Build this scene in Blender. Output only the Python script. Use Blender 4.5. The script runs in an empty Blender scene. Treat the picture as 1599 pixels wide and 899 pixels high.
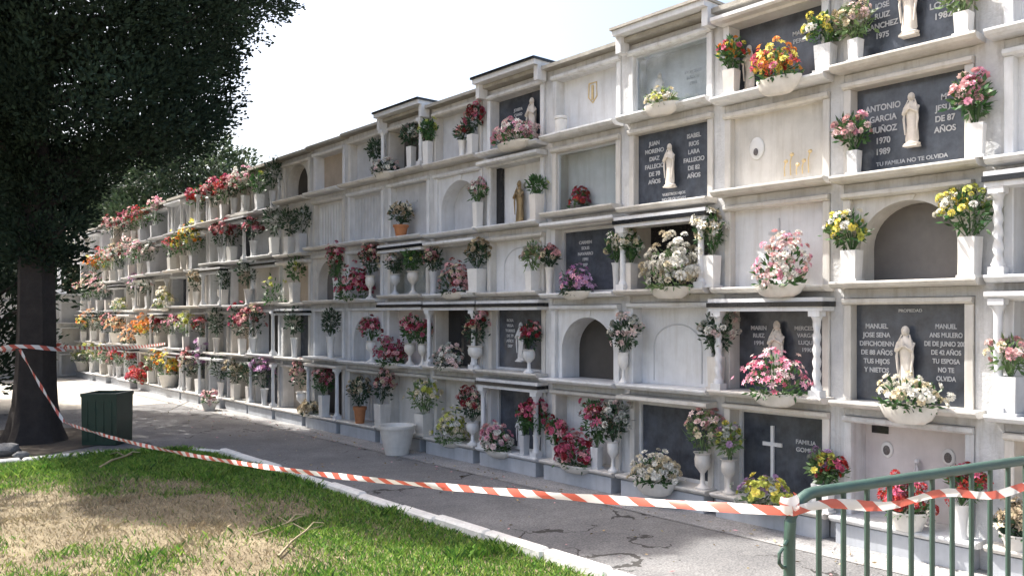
import bpy, math, random
import numpy as np
from mathutils import Vector, Matrix, Euler
R = math.radians
random.seed(7)
rng = np.random.default_rng(7)
scene = bpy.context.scene
COL = scene.collection

# ------------------------------------------------------------------ camera
THETA = 40.57
cam_d = bpy.data.cameras.new('camera')
cam = bpy.data.objects.new('camera', cam_d)
COL.objects.link(cam)
cam.location = (0, 0, 1.62)
cam.rotation_euler = (R(90), 0, R(-THETA))
cam_d.sensor_width = 36
cam_d.lens = 36*1300/1599
cam_d.shift_y = 43.5/1599
cam_d.clip_end = 1500
cam_d.clip_start = 0.05
scene.camera = cam

# ------------------------------------------------------------------ light
SUN_EL, SUN_AZ = 52.0, 22.0        # azimuth measured from +Y towards -X
w = bpy.data.worlds.new('World')
scene.world = w
w.use_nodes = True
nt = w.node_tree
sky = nt.nodes.new('ShaderNodeTexSky')
sky.sky_type = 'NISHITA'
sky.sun_disc = False
sky.sun_elevation = R(SUN_EL)
sky.sun_rotation = R(-SUN_AZ)
sky.air_density = 1.0
sky.dust_density = 6.0
sky.ozone_density = 1.0
bg = nt.nodes['Background']
bg.inputs['Strength'].default_value = 0.12
nt.links.new(sky.outputs['Color'], bg.inputs['Color'])
sd = bpy.data.lights.new('sun', 'SUN')
sd.energy = 3.6
sd.angle = R(0.55)
sd.color = (1.0, 0.96, 0.895)
sun = bpy.data.objects.new('sun', sd)
COL.objects.link(sun)
sv = Vector((-math.sin(R(SUN_AZ))*math.cos(R(SUN_EL)), math.cos(R(SUN_AZ))*math.cos(R(SUN_EL)), math.sin(R(SUN_EL))))
sun.rotation_euler = sv.to_track_quat('Z', 'Y').to_euler()
sun.location = (0, 0, 20)
vs = scene.view_settings
vs.view_transform = 'Standard'
vs.look = 'None'
vs.exposure = 1.6
vs.gamma = 1.0
vs.use_curve_mapping = False

# ------------------------------------------------------------------ helpers
D = 5.735                       # the plane of the niche wall
CT, ST = math.cos(R(THETA)), math.sin(R(THETA))
def cam2w(X, Z):                # ground point from right / forward distance to the viewpoint
    return (X*CT + Z*ST, -X*ST + Z*CT)
def wall_y(px, xw):             # distance along the wall
    r = (px-799.5)/1300
    return xw*(CT-ST*r)/(ST+CT*r)

def tag(o, label=None, cat=None, group=None, kind=None):
    if label: o['label'] = label
    if cat: o['category'] = cat
    if group: o['group'] = group
    if kind: o['kind'] = kind
    return o
def empty(name, loc, rz=0, parent=None):
    o = bpy.data.objects.new(name, None)
    o.empty_display_size = 0.1
    o.location = loc
    o.rotation_euler = (0, 0, rz)
    COL.objects.link(o)
    if parent: o.parent = parent
    return o

class MB:
    def __init__(s): s.v = []; s.f = []; s.m = []
    def add(s, vs, fs, m=0):
        n = len(s.v); s.v += [tuple(v) for v in vs]
        s.f += [tuple(i+n for i in f) for f in fs]; s.m += [m]*len(fs)
    def box(s, x0, x1, y0, y1, z0, z1, m=0, bev=0):
        if bev <= 0:
            s.add([(x0,y0,z0),(x1,y0,z0),(x1,y1,z0),(x0,y1,z0),(x0,y0,z1),(x1,y0,z1),(x1,y1,z1),(x0,y1,z1)],
                  [(0,3,2,1),(4,5,6,7),(0,1,5,4),(1,2,6,5),(2,3,7,6),(3,0,4,7)], m)
            return
        b = bev                                     # chamfered vertical and top edges
        def ring(o, z): return [(x0+o,y0+b,z),(x0+b,y0+o,z),(x1-b,y0+o,z),(x1-o,y0+b,z),(x1-o,y1-b,z),(x1-b,y1-o,z),(x0+b,y1-o,z),(x0+o,y1-b,z)]
        vs_ = ring(0, z0)+ring(0, z1-b)+[(x0+b,y0+b,z1),(x1-b,y0+b,z1),(x1-b,y1-b,z1),(x0+b,y1-b,z1)]
        fs = [tuple(reversed(range(8)))]
        for i in range(8):
            j = (i+1) % 8; fs.append((i, j, 8+j, 8+i))
        fs += [(8,9,16),(9,10,17,16),(10,11,17),(11,12,18,17),(12,13,18),(13,14,19,18),(14,15,19),(15,8,16,19),(16,17,18,19)]
        s.add(vs_, fs, m)
    def prism_x(s, prof, x0, x1, m=0):              # closed profile of (y,z), extruded along x
        n = len(prof)
        s.add([(x0,y,z) for y,z in prof]+[(x1,y,z) for y,z in prof],
              [tuple(range(n)), tuple(reversed(range(n,2*n)))]+[(i,i+n,(i+1)%n+n,(i+1)%n) for i in range(n)], m)
    def lathe(s, prof, n=16, c=(0,0,0), m=0, sx=1, sy=1, twist=None):
        vs_ = []
        for k,(r,z) in enumerate(prof):
            for i in range(n):
                a = 2*math.pi*i/n; rr = r
                if twist: rr = r*(1+twist[0]*math.cos(2*a+twist[1]*z))
                vs_.append((c[0]+rr*math.cos(a)*sx, c[1]+rr*math.sin(a)*sy, c[2]+z))
        fs = []
        for k in range(len(prof)-1):
            for i in range(n):
                j = (i+1) % n
                fs.append((k*n+i, k*n+j, (k+1)*n+j, (k+1)*n+i))
        fs.append(tuple(reversed(range(n)))); fs.append(tuple(range((len(prof)-1)*n, len(prof)*n)))
        s.add(vs_, fs, m)
    def tube(s, pts, rads, n=8, m=0):
        P = [Vector(p) for p in pts]; rings = []
        up = Vector((0.13,0.21,1)).normalized()
        vs_ = []
        for i,p in enumerate(P):
            t = (P[min(i+1,len(P)-1)]-P[max(i-1,0)]).normalized()
            a = t.cross(up)
            if a.length < 0.1: a = t.cross(Vector((1,0,0)))
            a.normalize(); b = t.cross(a)
            r = rads[i] if hasattr(rads,'__len__') else rads
            for k in range(n):
                q = 2*math.pi*k/n
                vs_.append(p + a*(r*math.cos(q)) + b*(r*math.sin(q)))
        fs = []
        for k in range(len(P)-1):
            for i in range(n):
                j = (i+1) % n
                fs.append((k*n+i, k*n+j, (k+1)*n+j, (k+1)*n+i))
        fs.append(tuple(reversed(range(n)))); fs.append(tuple(range((len(P)-1)*n, len(P)*n)))
        s.add(vs_, fs, m)
    def ball(s, c, r, n=10, m=0):
        rx, ry, rz = r if hasattr(r,'__len__') else (r,r,r)
        k = max(4, n//2+1)
        prof = [(max(1e-4,math.sin(math.pi*i/k)), -math.cos(math.pi*i/k)) for i in range(k+1)]
        vs_ = []; fs = []
        for (rr,z) in prof:
            for i in range(n):
                a = 2*math.pi*i/n
                vs_.append((c[0]+rx*rr*math.cos(a), c[1]+ry*rr*math.sin(a), c[2]+rz*z))
        for q in range(k):
            for i in range(n):
                j = (i+1) % n
                fs.append((q*n+i, q*n+j, (q+1)*n+j, (q+1)*n+i))
        s.add(vs_, fs, m)
    def build(s, name, mats, parent=None, smooth=False, loc=None):
        me = bpy.data.meshes.new(name)
        me.from_pydata(s.v, [], s.f)
        if not isinstance(mats, (list,tuple)): mats = [mats]
        for q in mats: me.materials.append(q)
        if len(mats) > 1: me.polygons.foreach_set('material_index', s.m)
        if smooth:
            me.polygons.foreach_set('use_smooth', [True]*len(me.polygons))
            me.set_sharp_from_angle(angle=R(42))
        me.update()
        o = bpy.data.objects.new(name, me)
        COL.objects.link(o)
        if parent: o.parent = parent
        if loc: o.location = loc
        return o

def quads_mesh(name, V, k, mats, mi=None, parent=None):   # V: (N,k,3) array of separate polygons
    N = V.shape[0]
    me = bpy.data.meshes.new(name)
    me.vertices.add(N*k); me.vertices.foreach_set('co', V.reshape(-1).astype(np.float32))
    me.loops.add(N*k); me.loops.foreach_set('vertex_index', np.arange(N*k, dtype=np.int32))
    me.polygons.add(N); me.polygons.foreach_set('loop_start', np.arange(0, N*k, k, dtype=np.int32))
    try: me.polygons.foreach_set('loop_total', np.full(N, k, dtype=np.int32))
    except Exception: pass
    if not isinstance(mats,(list,tuple)): mats = [mats]
    for q in mats: me.materials.append(q)
    if mi is not None: me.polygons.foreach_set('material_index', mi.astype(np.int32))
    me.update(calc_edges=True); me.validate()
    o = bpy.data.objects.new(name, me); COL.objects.link(o)
    if parent: o.parent = parent
    return o
def unit(n):
    v = rng.normal(size=(n,3)); return v/np.linalg.norm(v,axis=1,keepdims=True)
def leaves(P, A, L, W):                 # P base points, A axis directions, length, width -> rhombus leaves
    n = len(P); S = np.cross(A, unit(n)); S /= np.linalg.norm(S,axis=1,keepdims=True)+1e-9
    L = np.broadcast_to(L,(n,))[:,None]; W = np.broadcast_to(W,(n,))[:,None]
    return np.stack([P, P+A*L*0.5+S*W*0.5, P+A*L, P+A*L*0.5-S*W*0.5], axis=1)

# ------------------------------------------------------------------ materials
def mat(name, col, rough=0.6, var=0.0, scale=6.0, streak=0.0, bump=0.0, bscale=60.0, island=0.0, metal=0.0, spec=0.5, dirt=(0.16,0.15,0.13), trans=0.0, coord='Object'):
    m = bpy.data.materials.new(name); m.use_nodes = True
    nt = m.node_tree; N = nt.nodes; L = nt.links
    b = N['Principled BSDF']
    b.inputs['Roughness'].default_value = rough
    b.inputs['Metallic'].default_value = metal
    b.inputs['Specular IOR Level'].default_value = spec
    cur = N.new('ShaderNodeRGB'); cur.outputs[0].default_value = (*col,1); cur = cur.outputs[0]
    geo = N.new('ShaderNodeNewGeometry')
    pos = geo.outputs['Position']
    if var > 0:
        n = N.new('ShaderNodeTexNoise'); n.inputs['Scale'].default_value = scale; n.inputs['Detail'].default_value = 6
        n.inputs['Roughness'].default_value = 0.65
        L.new(pos, n.inputs['Vector'])
        mr = N.new('ShaderNodeMapRange'); mr.inputs[1].default_value=.3; mr.inputs[2].default_value=.7
        mr.inputs[3].default_value = 1-var; mr.inputs[4].default_value = 1+var*0.6
        L.new(n.outputs['Fac'], mr.inputs[0])
        hs = N.new('ShaderNodeHueSaturation'); L.new(mr.outputs[0], hs.inputs['Value']); L.new(cur, hs.inputs['Color']); cur = hs.outputs[0]
    if island > 0:
        mr = N.new('ShaderNodeMapRange'); mr.inputs[3].default_value = 1-island; mr.inputs[4].default_value = 1+island
        L.new(geo.outputs['Random Per Island'], mr.inputs[0])
        hs = N.new('ShaderNodeHueSaturation'); L.new(mr.outputs[0], hs.inputs['Value']); L.new(cur, hs.inputs['Color'])
        mr2 = N.new('ShaderNodeMapRange'); mr2.inputs[3].default_value = 0.5-island*.045; mr2.inputs[4].default_value = .5+island*.045
        mth = N.new('ShaderNodeMath'); mth.operation='FRACT'
        ml = N.new('ShaderNodeMath'); ml.operation='MULTIPLY'; ml.inputs[1].default_value=7.31
        L.new(geo.outputs['Random Per Island'], ml.inputs[0]); L.new(ml.outputs[0], mth.inputs[0]); L.new(mth.outputs[0], mr2.inputs[0]); L.new(mr2.outputs[0], hs.inputs['Hue'])
        cur = hs.outputs[0]
    if streak > 0:
        mp = N.new('ShaderNodeMapping'); mp.inputs['Scale'].default_value = (9,9,0.9)
        L.new(pos, mp.inputs['Vector'])
        n = N.new('ShaderNodeTexNoise'); n.inputs['Scale'].default_value = 1.6; n.inputs['Detail'].default_value = 8; n.inputs['Roughness'].default_value=.7
        L.new(mp.outputs[0], n.inputs['Vector'])
        mr = N.new('ShaderNodeMapRange'); mr.inputs[1].default_value=.48; mr.inputs[2].default_value=.78; mr.inputs[4].default_value = streak
        L.new(n.outputs['Fac'], mr.inputs[0])
        mx = N.new('ShaderNodeMix'); mx.data_type='RGBA'; L.new(mr.outputs[0], mx.inputs[0]); L.new(cur, mx.inputs[6]); mx.inputs[7].default_value=(*dirt,1)
        cur = mx.outputs[2]
    L.new(cur, b.inputs['Base Color'])
    if bump > 0:
        n = N.new('ShaderNodeTexNoise'); n.inputs['Scale'].default_value = bscale; n.inputs['Detail'].default_value = 4
        L.new(pos, n.inputs['Vector'])
        bp = N.new('ShaderNodeBump'); bp.inputs['Strength'].default_value = bump; bp.inputs['Distance'].default_value = 0.01
        L.new(n.outputs['Fac'], bp.inputs['Height']); L.new(bp.outputs[0], b.inputs['Normal'])
    if trans > 0:
        t = N.new('ShaderNodeBsdfTranslucent'); L.new(cur, t.inputs['Color'])
        mx = N.new('ShaderNodeMixShader'); mx.inputs[0].default_value = trans
        L.new(b.outputs[0], mx.inputs[1]); L.new(t.outputs[0], mx.inputs[2]); L.new(mx.outputs[0], N['Material Output'].inputs['Surface'])
    return m

M = {}
M['stucco']  = mat('whitewashed_stucco', (.575,.58,.585), .85, .26, 2.2, .62, .6, 45, dirt=(.22,.19,.15))
M['white']   = mat('white_marble', (.665,.675,.69), .4, .14, 4, .42, dirt=(.32,.28,.23))
M['cream']   = mat('cream_marble', (.59,.57,.535), .45, .16, 4, .45, dirt=(.26,.22,.16))
M['paint']   = mat('old_white_paint', (.65,.66,.67), .7, .22, 3, .6, .4, 50, dirt=(.26,.22,.17))
M['ivory']   = mat('ivory_marble', (.65,.62,.58), .4, .2, 3, .35, dirt=(.3,.24,.18))
M['grey']    = mat('grey_marble', (.52,.53,.55), .40, .14, 6, .28, dirt=(.22,.21,.2))
M['pink']    = mat('pinkish_marble', (.59,.56,.56), .42, .10, 6, .2, dirt=(.3,.24,.22))
M['beige']   = mat('beige_plaster', (.45,.38,.31), .8, .16, 5, .3, .3)
M['slate']   = mat('dark_slate', (.062,.072,.092), .24, .5, 9, .22, .05, 90, dirt=(.16,.16,.17))
M['black']   = mat('black_granite', (.016,.017,.02), .18, .3, 40)
M['plaque']  = mat('brown_grey_plaque', (.13,.12,.115), .5, .2, 5, .25)
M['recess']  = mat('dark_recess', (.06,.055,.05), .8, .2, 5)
M['letter']  = mat('silver_lettering', (.46,.47,.49), .5)
M['bronze']  = mat('bronze', (.30,.22,.12), .45, .2, 20, metal=.6)
M['gold']    = mat('gold_leaf_emblem', (.62,.48,.26), .5, .2, 20)
M['statue']  = mat('cast_marble_statue', (.66,.61,.55), .5, .15, 25, .25, dirt=(.3,.26,.2))
M['vase']    = mat('white_marble_vase', (.72,.71,.69), .35, .08, 14, .15, dirt=(.4,.38,.34))
M['basin']   = mat('cream_marble_basin', (.68,.65,.60), .4, .1, 14, .2, dirt=(.34,.3,.26))
M['terra']   = mat('terracotta', (.42,.17,.07), .7, .15, 20)
M['alu']     = mat('aluminium_frame', (.62,.63,.64), .35, metal=.7)
M['plinth']  = mat('blue_grey_plinth_marble', (.44,.46,.49), .4, .16, 5, .35, dirt=(.2,.2,.2))
M['portrait']= mat('porcelain_portrait', (.66,.66,.65), .25)
M['photo']   = mat('portrait_photograph', (.12,.11,.11), .4, .5, 60)
M['tile']    = mat('weathered_roof_slab', (.36,.34,.30), .8, .25, 8, .4, .3)
M['stem']    = mat('green_stems', (.05,.11,.03), .6, island=.3)
M['leaf']    = mat('artificial_leaves', (.05,.12,.035), .5, island=.5, trans=.2)
M['leafdark']= mat('dark_leaves', (.025,.06,.028), .5, island=.4, trans=.15)
M['leafpale']= mat('pale_leaves', (.14,.22,.09), .5, island=.4, trans=.2)
def bl(n, c): M[n] = mat('petals_'+n, c, .6, island=.32, trans=.22, spec=.3)
bl('b_white', (.74,.72,.66)); bl('b_cream', (.66,.58,.42)); bl('b_rose', (.66,.36,.37)); bl('b_pink', (.70,.34,.45))
bl('b_hot', (.48,.10,.18)); bl('b_red', (.50,.05,.05)); bl('b_dred', (.22,.02,.03)); bl('b_yellow', (.74,.64,.15))
bl('b_lime', (.50,.52,.12)); bl('b_orange', (.72,.26,.05)); bl('b_peach', (.72,.42,.26)); bl('b_lilac', (.48,.32,.50))
bl('b_purple', (.28,.10,.25)); bl('b_dry', (.34,.27,.18)); bl('b_blush', (.72,.56,.54)); bl('b_grey', (.38,.40,.36))
PAL = {
 'white':(['b_white','b_white','b_cream'],'leaf','white'), 'pinkwhite':(['b_blush','b_rose','b_white','b_pink'],'leaf','pink and white'),
 'pink':(['b_pink','b_rose','b_blush'],'leaf','pink'), 'magenta':(['b_pink','b_blush','b_hot','b_pink'],'leaf','bright pink'),
 'red':(['b_red','b_red','b_hot'],'leaf','red'), 'crimson':(['b_hot','b_hot','b_rose','b_dred'],'leaf','crimson'),
 'darkred':(['b_dred','b_dred','b_hot','b_rose'],'leafdark','dark red'), 'yellow':(['b_yellow','b_yellow','b_white','b_lime'],'leaf','lemon yellow'),
 'yellowred':(['b_yellow','b_yellow','b_red','b_orange','b_hot'],'leaf','yellow and red'), 'whitedark':(['b_white','b_grey','b_blush'],'leafdark','white'),
 'lilac':(['b_lilac','b_lilac','b_purple','b_pink'],'leafdark','lilac'), 'lilacyellow':(['b_lilac','b_lime','b_grey','b_yellow'],'leafpale','pale lilac and yellow'),
 'green':(['b_grey','b_lime'],'leaf','leafy green'), 'greendark':(['b_grey'],'leafdark','dark green'), 'greenwhite':(['b_white','b_cream','b_lime'],'leafpale','green and cream'),
 'orange':(['b_orange','b_orange','b_yellow'],'leaf','orange'), 'peach':(['b_peach','b_peach','b_cream'],'leafdark','peach'),
 'gold':(['b_yellow','b_yellow','b_orange'],'leaf','golden yellow'), 'dry':(['b_dry','b_dry','b_cream'],'leafdark','dried'),
 'rosewhite':(['b_rose','b_cream','b_dred','b_rose'],'leafdark','dusky pink'), 'palerose':(['b_blush','b_cream','b_rose'],'leafpale','pale pink rose'),
 'spray':(['b_white','b_white','b_white','b_cream'],'leafpale','large white'), 'wilted':(['b_dry','b_blush','b_cream','b_grey'],'leafpale','faded cream'),
}
# green barrier paint, tape, ground etc.
M['green']   = mat('dark_green_paint', (.05,.095,.078), .4, .2, 15, .18, dirt=(.12,.12,.1))
M['bin']     = mat('dark_green_plastic', (.012,.04,.026), .4, .25, 6)
M['bark']    = mat('cypress_bark', (.038,.031,.028), .95, .35, 8, .3, 1.0, 25, dirt=(.03,.025,.02))
M['conifer'] = mat('cypress_needles', (.028,.048,.030), .85, var=.6, scale=2.2, island=.2, trans=.12, spec=.2)
M['pine']    = mat('pale_tree_leaves', (.045,.072,.034), .6, island=.45, trans=.2)
M['soil']    = mat('dark_soil', (.07,.055,.04), .95, .4, 5, 0, .8, 30)
M['kerb']    = mat('whitewashed_kerb', (.74,.72,.68), .8, .15, 4, .35, .6, 40, dirt=(.25,.22,.18))
M['straw']   = mat('dry_straw', (.38,.31,.19), .8, island=.35, trans=.15)
M['grassg']  = mat('fresh_grass', (.12,.26,.035), .6, island=.4, trans=.3)
M['grassl']  = mat('light_grass', (.25,.37,.07), .6, island=.35, trans=.3)
M['grassd']  = mat('deep_grass', (.05,.12,.025), .6, island=.4, trans=.25)

def glass_mat():
    m = bpy.data.materials.new('niche_door_glass'); m.use_nodes = True
    N = m.node_tree.nodes; L = m.node_tree.links
    for n in list(N):
        if n.type == 'BSDF_PRINCIPLED': N.remove(n)
    g = N.new('ShaderNodeBsdfGlossy'); g.inputs['Roughness'].default_value = .06; g.inputs['Color'].default_value=(.9,.93,1,1)
    t = N.new('ShaderNodeBsdfTransparent'); t.inputs['Color'].default_value = (.95,.97,.97,1)
    lw = N.new('ShaderNodeLayerWeight'); lw.inputs['Blend'].default_value=.5; f = N.new('ShaderNodeMapRange'); f.inputs[3].default_value=.06; f.inputs[4].default_value=.22; L.new(lw.outputs['Facing'], f.inputs[0])
    mx = N.new('ShaderNodeMixShader'); L.new(f.outputs[0], mx.inputs[0]); L.new(t.outputs[0], mx.inputs[1]); L.new(g.outputs[0], mx.inputs[2])
    L.new(mx.outputs[0], N['Material Output'].inputs['Surface'])
    return m
M['glass'] = glass_mat()

def ground_mat(name, base, alt, dark, sc=1.2, crack=0.0, fine=80, bump=.4, rough=.9):
    m = bpy.data.materials.new(name); m.use_nodes = True
    N = m.node_tree.nodes; L = m.node_tree.links; b = N['Principled BSDF']; b.inputs['Roughness'].default_value = rough
    b.inputs['Specular IOR Level'].default_value = .25
    geo = N.new('ShaderNodeNewGeometry')
    n1 = N.new('ShaderNodeTexNoise'); n1.inputs['Scale'].default_value = sc; n1.inputs['Detail'].default_value = 9; n1.inputs['Roughness'].default_value=.65
    n2 = N.new('ShaderNodeTexNoise'); n2.inputs['Scale'].default_value = fine; n2.inputs['Detail'].default_value = 3
    for n in (n1,n2): L.new(geo.outputs['Position'], n.inputs['Vector'])
    r1 = N.new('ShaderNodeMapRange'); r1.inputs[1].default_value=.38; r1.inputs[2].default_value=.64; L.new(n1.outputs['Fac'], r1.inputs[0])
    a = N.new('ShaderNodeMix'); a.data_type='RGBA'; L.new(r1.outputs[0], a.inputs[0]); a.inputs[6].default_value=(*base,1); a.inputs[7].default_value=(*alt,1)
    r2 = N.new('ShaderNodeMapRange'); r2.inputs[1].default_value=.3; r2.inputs[2].default_value=.72; r2.inputs[3].default_value=.62; r2.inputs[4].default_value=1.3; L.new(n2.outputs['Fac'], r2.inputs[0])
    hs = N.new('ShaderNodeHueSaturation'); L.new(a.outputs[2], hs.inputs['Color']); L.new(r2.outputs[0], hs.inputs['Value'])
    cur = hs.outputs[0]
    if crack > 0:
        nw = N.new('ShaderNodeTexNoise'); nw.inputs['Scale'].default_value = 2.2; nw.inputs['Detail'].default_value=5; L.new(geo.outputs['Position'], nw.inputs['Vector'])
        ad = N.new('ShaderNodeMix'); ad.data_type='RGBA'; ad.blend_type='LINEAR_LIGHT'; ad.inputs[0].default_value=.55
        L.new(geo.outputs['Position'], ad.inputs[6]); L.new(nw.outputs['Color'], ad.inputs[7])
        vo = N.new('ShaderNodeTexVoronoi'); vo.feature='DISTANCE_TO_EDGE'; vo.inputs['Scale'].default_value = .62; L.new(ad.outputs[2], vo.inputs['Vector'])
        # cracks open only in places
        ng = N.new('ShaderNodeTexNoise'); ng.inputs['Scale'].default_value = 1.7; ng.inputs['Detail'].default_value=3; L.new(geo.outputs['Position'], ng.inputs['Vector'])
        rw = N.new('ShaderNodeMapRange'); rw.inputs[1].default_value=.46; rw.inputs[2].default_value=.66; rw.inputs[3].default_value=.0005; rw.inputs[4].default_value=.022; L.new(ng.outputs['Fac'], rw.inputs[0])
        lt = N.new('ShaderNodeMath'); lt.operation='LESS_THAN'; L.new(vo.outputs['Distance'], lt.inputs[0]); L.new(rw.outputs[0], lt.inputs[1])
        ml = N.new('ShaderNodeMath'); ml.operation='MULTIPLY'; ml.inputs[1].default_value = crack; L.new(lt.outputs[0], ml.inputs[0])
        mx = N.new('ShaderNodeMix'); mx.data_type='RGBA'; L.new(ml.outputs[0], mx.inputs[0]); L.new(cur, mx.inputs[6]); mx.inputs[7].default_value=(*dark,1)
        cur = mx.outputs[2]
    L.new(cur, b.inputs['Base Color'])
    bp = N.new('ShaderNodeBump'); bp.inputs['Strength'].default_value=bump; bp.inputs['Distance'].default_value=.01; L.new(n2.outputs['Fac'], bp.inputs['Height']); L.new(bp.outputs[0], b.inputs['Normal'])
    return m
M['asphalt'] = ground_mat('aged_asphalt', (.150,.148,.150), (.225,.221,.218), (.035,.032,.03), 1.1, .85)
M['pave']    = ground_mat('pale_concrete_paving', (.42,.39,.34), (.52,.49,.43), (.1,.1,.1), .8)
M['gutter']  = ground_mat('concrete_gutter', (.27,.265,.265), (.36,.35,.34), (.1,.1,.1), 1.6)
M['lawn']    = ground_mat('dry_lawn_soil', (.17,.135,.085), (.27,.22,.14), (.05,.05,.04), 2.2)

def tape_mat():
    m = bpy.data.materials.new('red_white_tape'); m.use_nodes = True
    N = m.node_tree.nodes; L = m.node_tree.links; b = N['Principled BSDF']; b.inputs['Roughness'].default_value=.35
    uv = N.new('ShaderNodeUVMap'); sx = N.new('ShaderNodeSeparateXYZ'); L.new(uv.outputs[0], sx.inputs[0])
    a = N.new('ShaderNodeMath'); a.operation='ADD'; L.new(sx.outputs[0], a.inputs[0])
    k = N.new('ShaderNodeMath'); k.operation='MULTIPLY'; k.inputs[1].default_value=.35; L.new(sx.outputs[1], k.inputs[0]); L.new(k.outputs[0], a.inputs[1])
    fr = N.new('ShaderNodeMath'); fr.operation='FRACT'; L.new(a.outputs[0], fr.inputs[0])
    lt = N.new('ShaderNodeMath'); lt.operation='LESS_THAN'; lt.inputs[1].default_value=.47; L.new(fr.outputs[0], lt.inputs[0])
    mx = N.new('ShaderNodeMix'); mx.data_type='RGBA'; L.new(lt.outputs[0], mx.inputs[0]); mx.inputs[6].default_value=(.80,.78,.76,1); mx.inputs[7].default_value=(.60,.13,.09,1)
    L.new(mx.outputs[2], b.inputs['Base Color'])
    t = N.new('ShaderNodeBsdfTranslucent'); L.new(mx.outputs[2], t.inputs[0]); ms = N.new('ShaderNodeMixShader'); ms.inputs[0].default_value=.25
    L.new(b.outputs[0], ms.inputs[1]); L.new(t.outputs[0], ms.inputs[2]); L.new(ms.outputs[0], N['Material Output'].inputs['Surface'])
    return m
M['tape'] = tape_mat()

# ------------------------------------------------------------------ ground
def sheet(name, pts, z, m):
    b = MB(); b.add([(x,y,z) for x,y in pts], [tuple(range(len(pts)))]); o = b.build(name, m); tag(o, kind='structure'); return o
KX = 3.72           # kerb line
sheet('ground', [(-300,-300),(300,-300),(300,600),(-300,600)], 0.0, M['pave'])
sheet('road', [(KX+.0,-12),(5.24,-12),(5.24,15.9),(-9,15.9),(-9,10.45),(KX,10.45)], 0.004, M['asphalt'])
sheet('gutter', [(5.24,-12),(D+.3,-12),(D+.3,24.9),(5.24,24.9)], 0.008, M['gutter'])
sheet('lawn', [(-14,-12),(KX-.05,-12),(KX-.05,9.6),(3.35,10.05),(2.4,10.3),(-14,10.35)], 0.03, M['lawn'])
sheet('tree_bed', [(-9,10.9),(2.2,10.9),(3.3,11.5),(3.4,12.8),(2.6,13.6),(-9,14.2)], 0.012, M['soil'])

# ------------------------------------------------------------------ the wall body
SILL = {5:.20, 4:1.02, 3:1.86, 2:2.61, 1:3.40}
NEXT = {5:1.02, 4:1.86, 3:2.61, 2:3.40, 1:4.12}
def ZK(k): return 1.0 if k <= 8 else 1-.0052*(k-8)
_ro = random.Random(44)
_off = {(k,r): _ro.uniform(-.032,.032) for k in range(-3,26) for r in (1,2,3,4)}
_off.update({(1,1):0,(1,2):.0,(1,3):0,(1,4):0,(2,4):.01,(2,3):-.015,(3,3):-.01,(3,2):-.02,(2,2):.015})
def zsill(k, r): return SILL[r]*ZK(k)+_off.get((k,r),0.0)
def znext(k, r): return zsill(k, r-1) if r > 1 else NEXT[1]*ZK(k)
K0, K1 = -2, 22
Y0, CW = 2.04, 1.02
def yc(k): return Y0+CW*(k-.5)
wall = empty('columbarium', (D, yc((K0+K1)/2), 0), R(-90))
tag(wall, 'long white five-tier cemetery niche wall stretching beside the asphalt path', 'columbarium')
L0 = wall.location.y
def X(y): return L0-y            # local x of a world y
b = MB()
y_end0, y_end1 = Y0+CW*(K0-1), Y0+CW*K1
b.box(X(y_end1), X(y_end0), .42, 2.3, 0, 3.76); b.box(X(Y0+CW*9), X(y_end0), .421, 2.29, 3.761, 4.03)
for k in range(K0-1, K1+1):
    yy = Y0+CW*k
    wd = .085 if k == 0 else .052
    b.box(X(yy)-wd, X(yy)+wd, 0.0, .42, 0, 4.075*ZK(k+1))
for k in range(K0, K1+1):
    for r in range(1,6):
        a0, a1 = X(yc(k))-.51+.052, X(yc(k))+.51-.052
        if k == 0: a0 += .033
        if k == 1: a1 -= .033
        b.box(a0, a1, .006, .42, znext(k,r)-.112, znext(k,r)-.048)
body = b.build('wall_body', M['stucco'], wall)
b = MB()
for k in range(K0, K1+1):
    o = random.uniform(-.012,.012)
    b.box(X(yc(k))-.509, X(yc(k))+.509, -.10+o, 2.4, 4.078*ZK(k)+o*.5, 4.118*ZK(k)+o, 0)
b.build('roof', M['tile'], wall)

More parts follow.
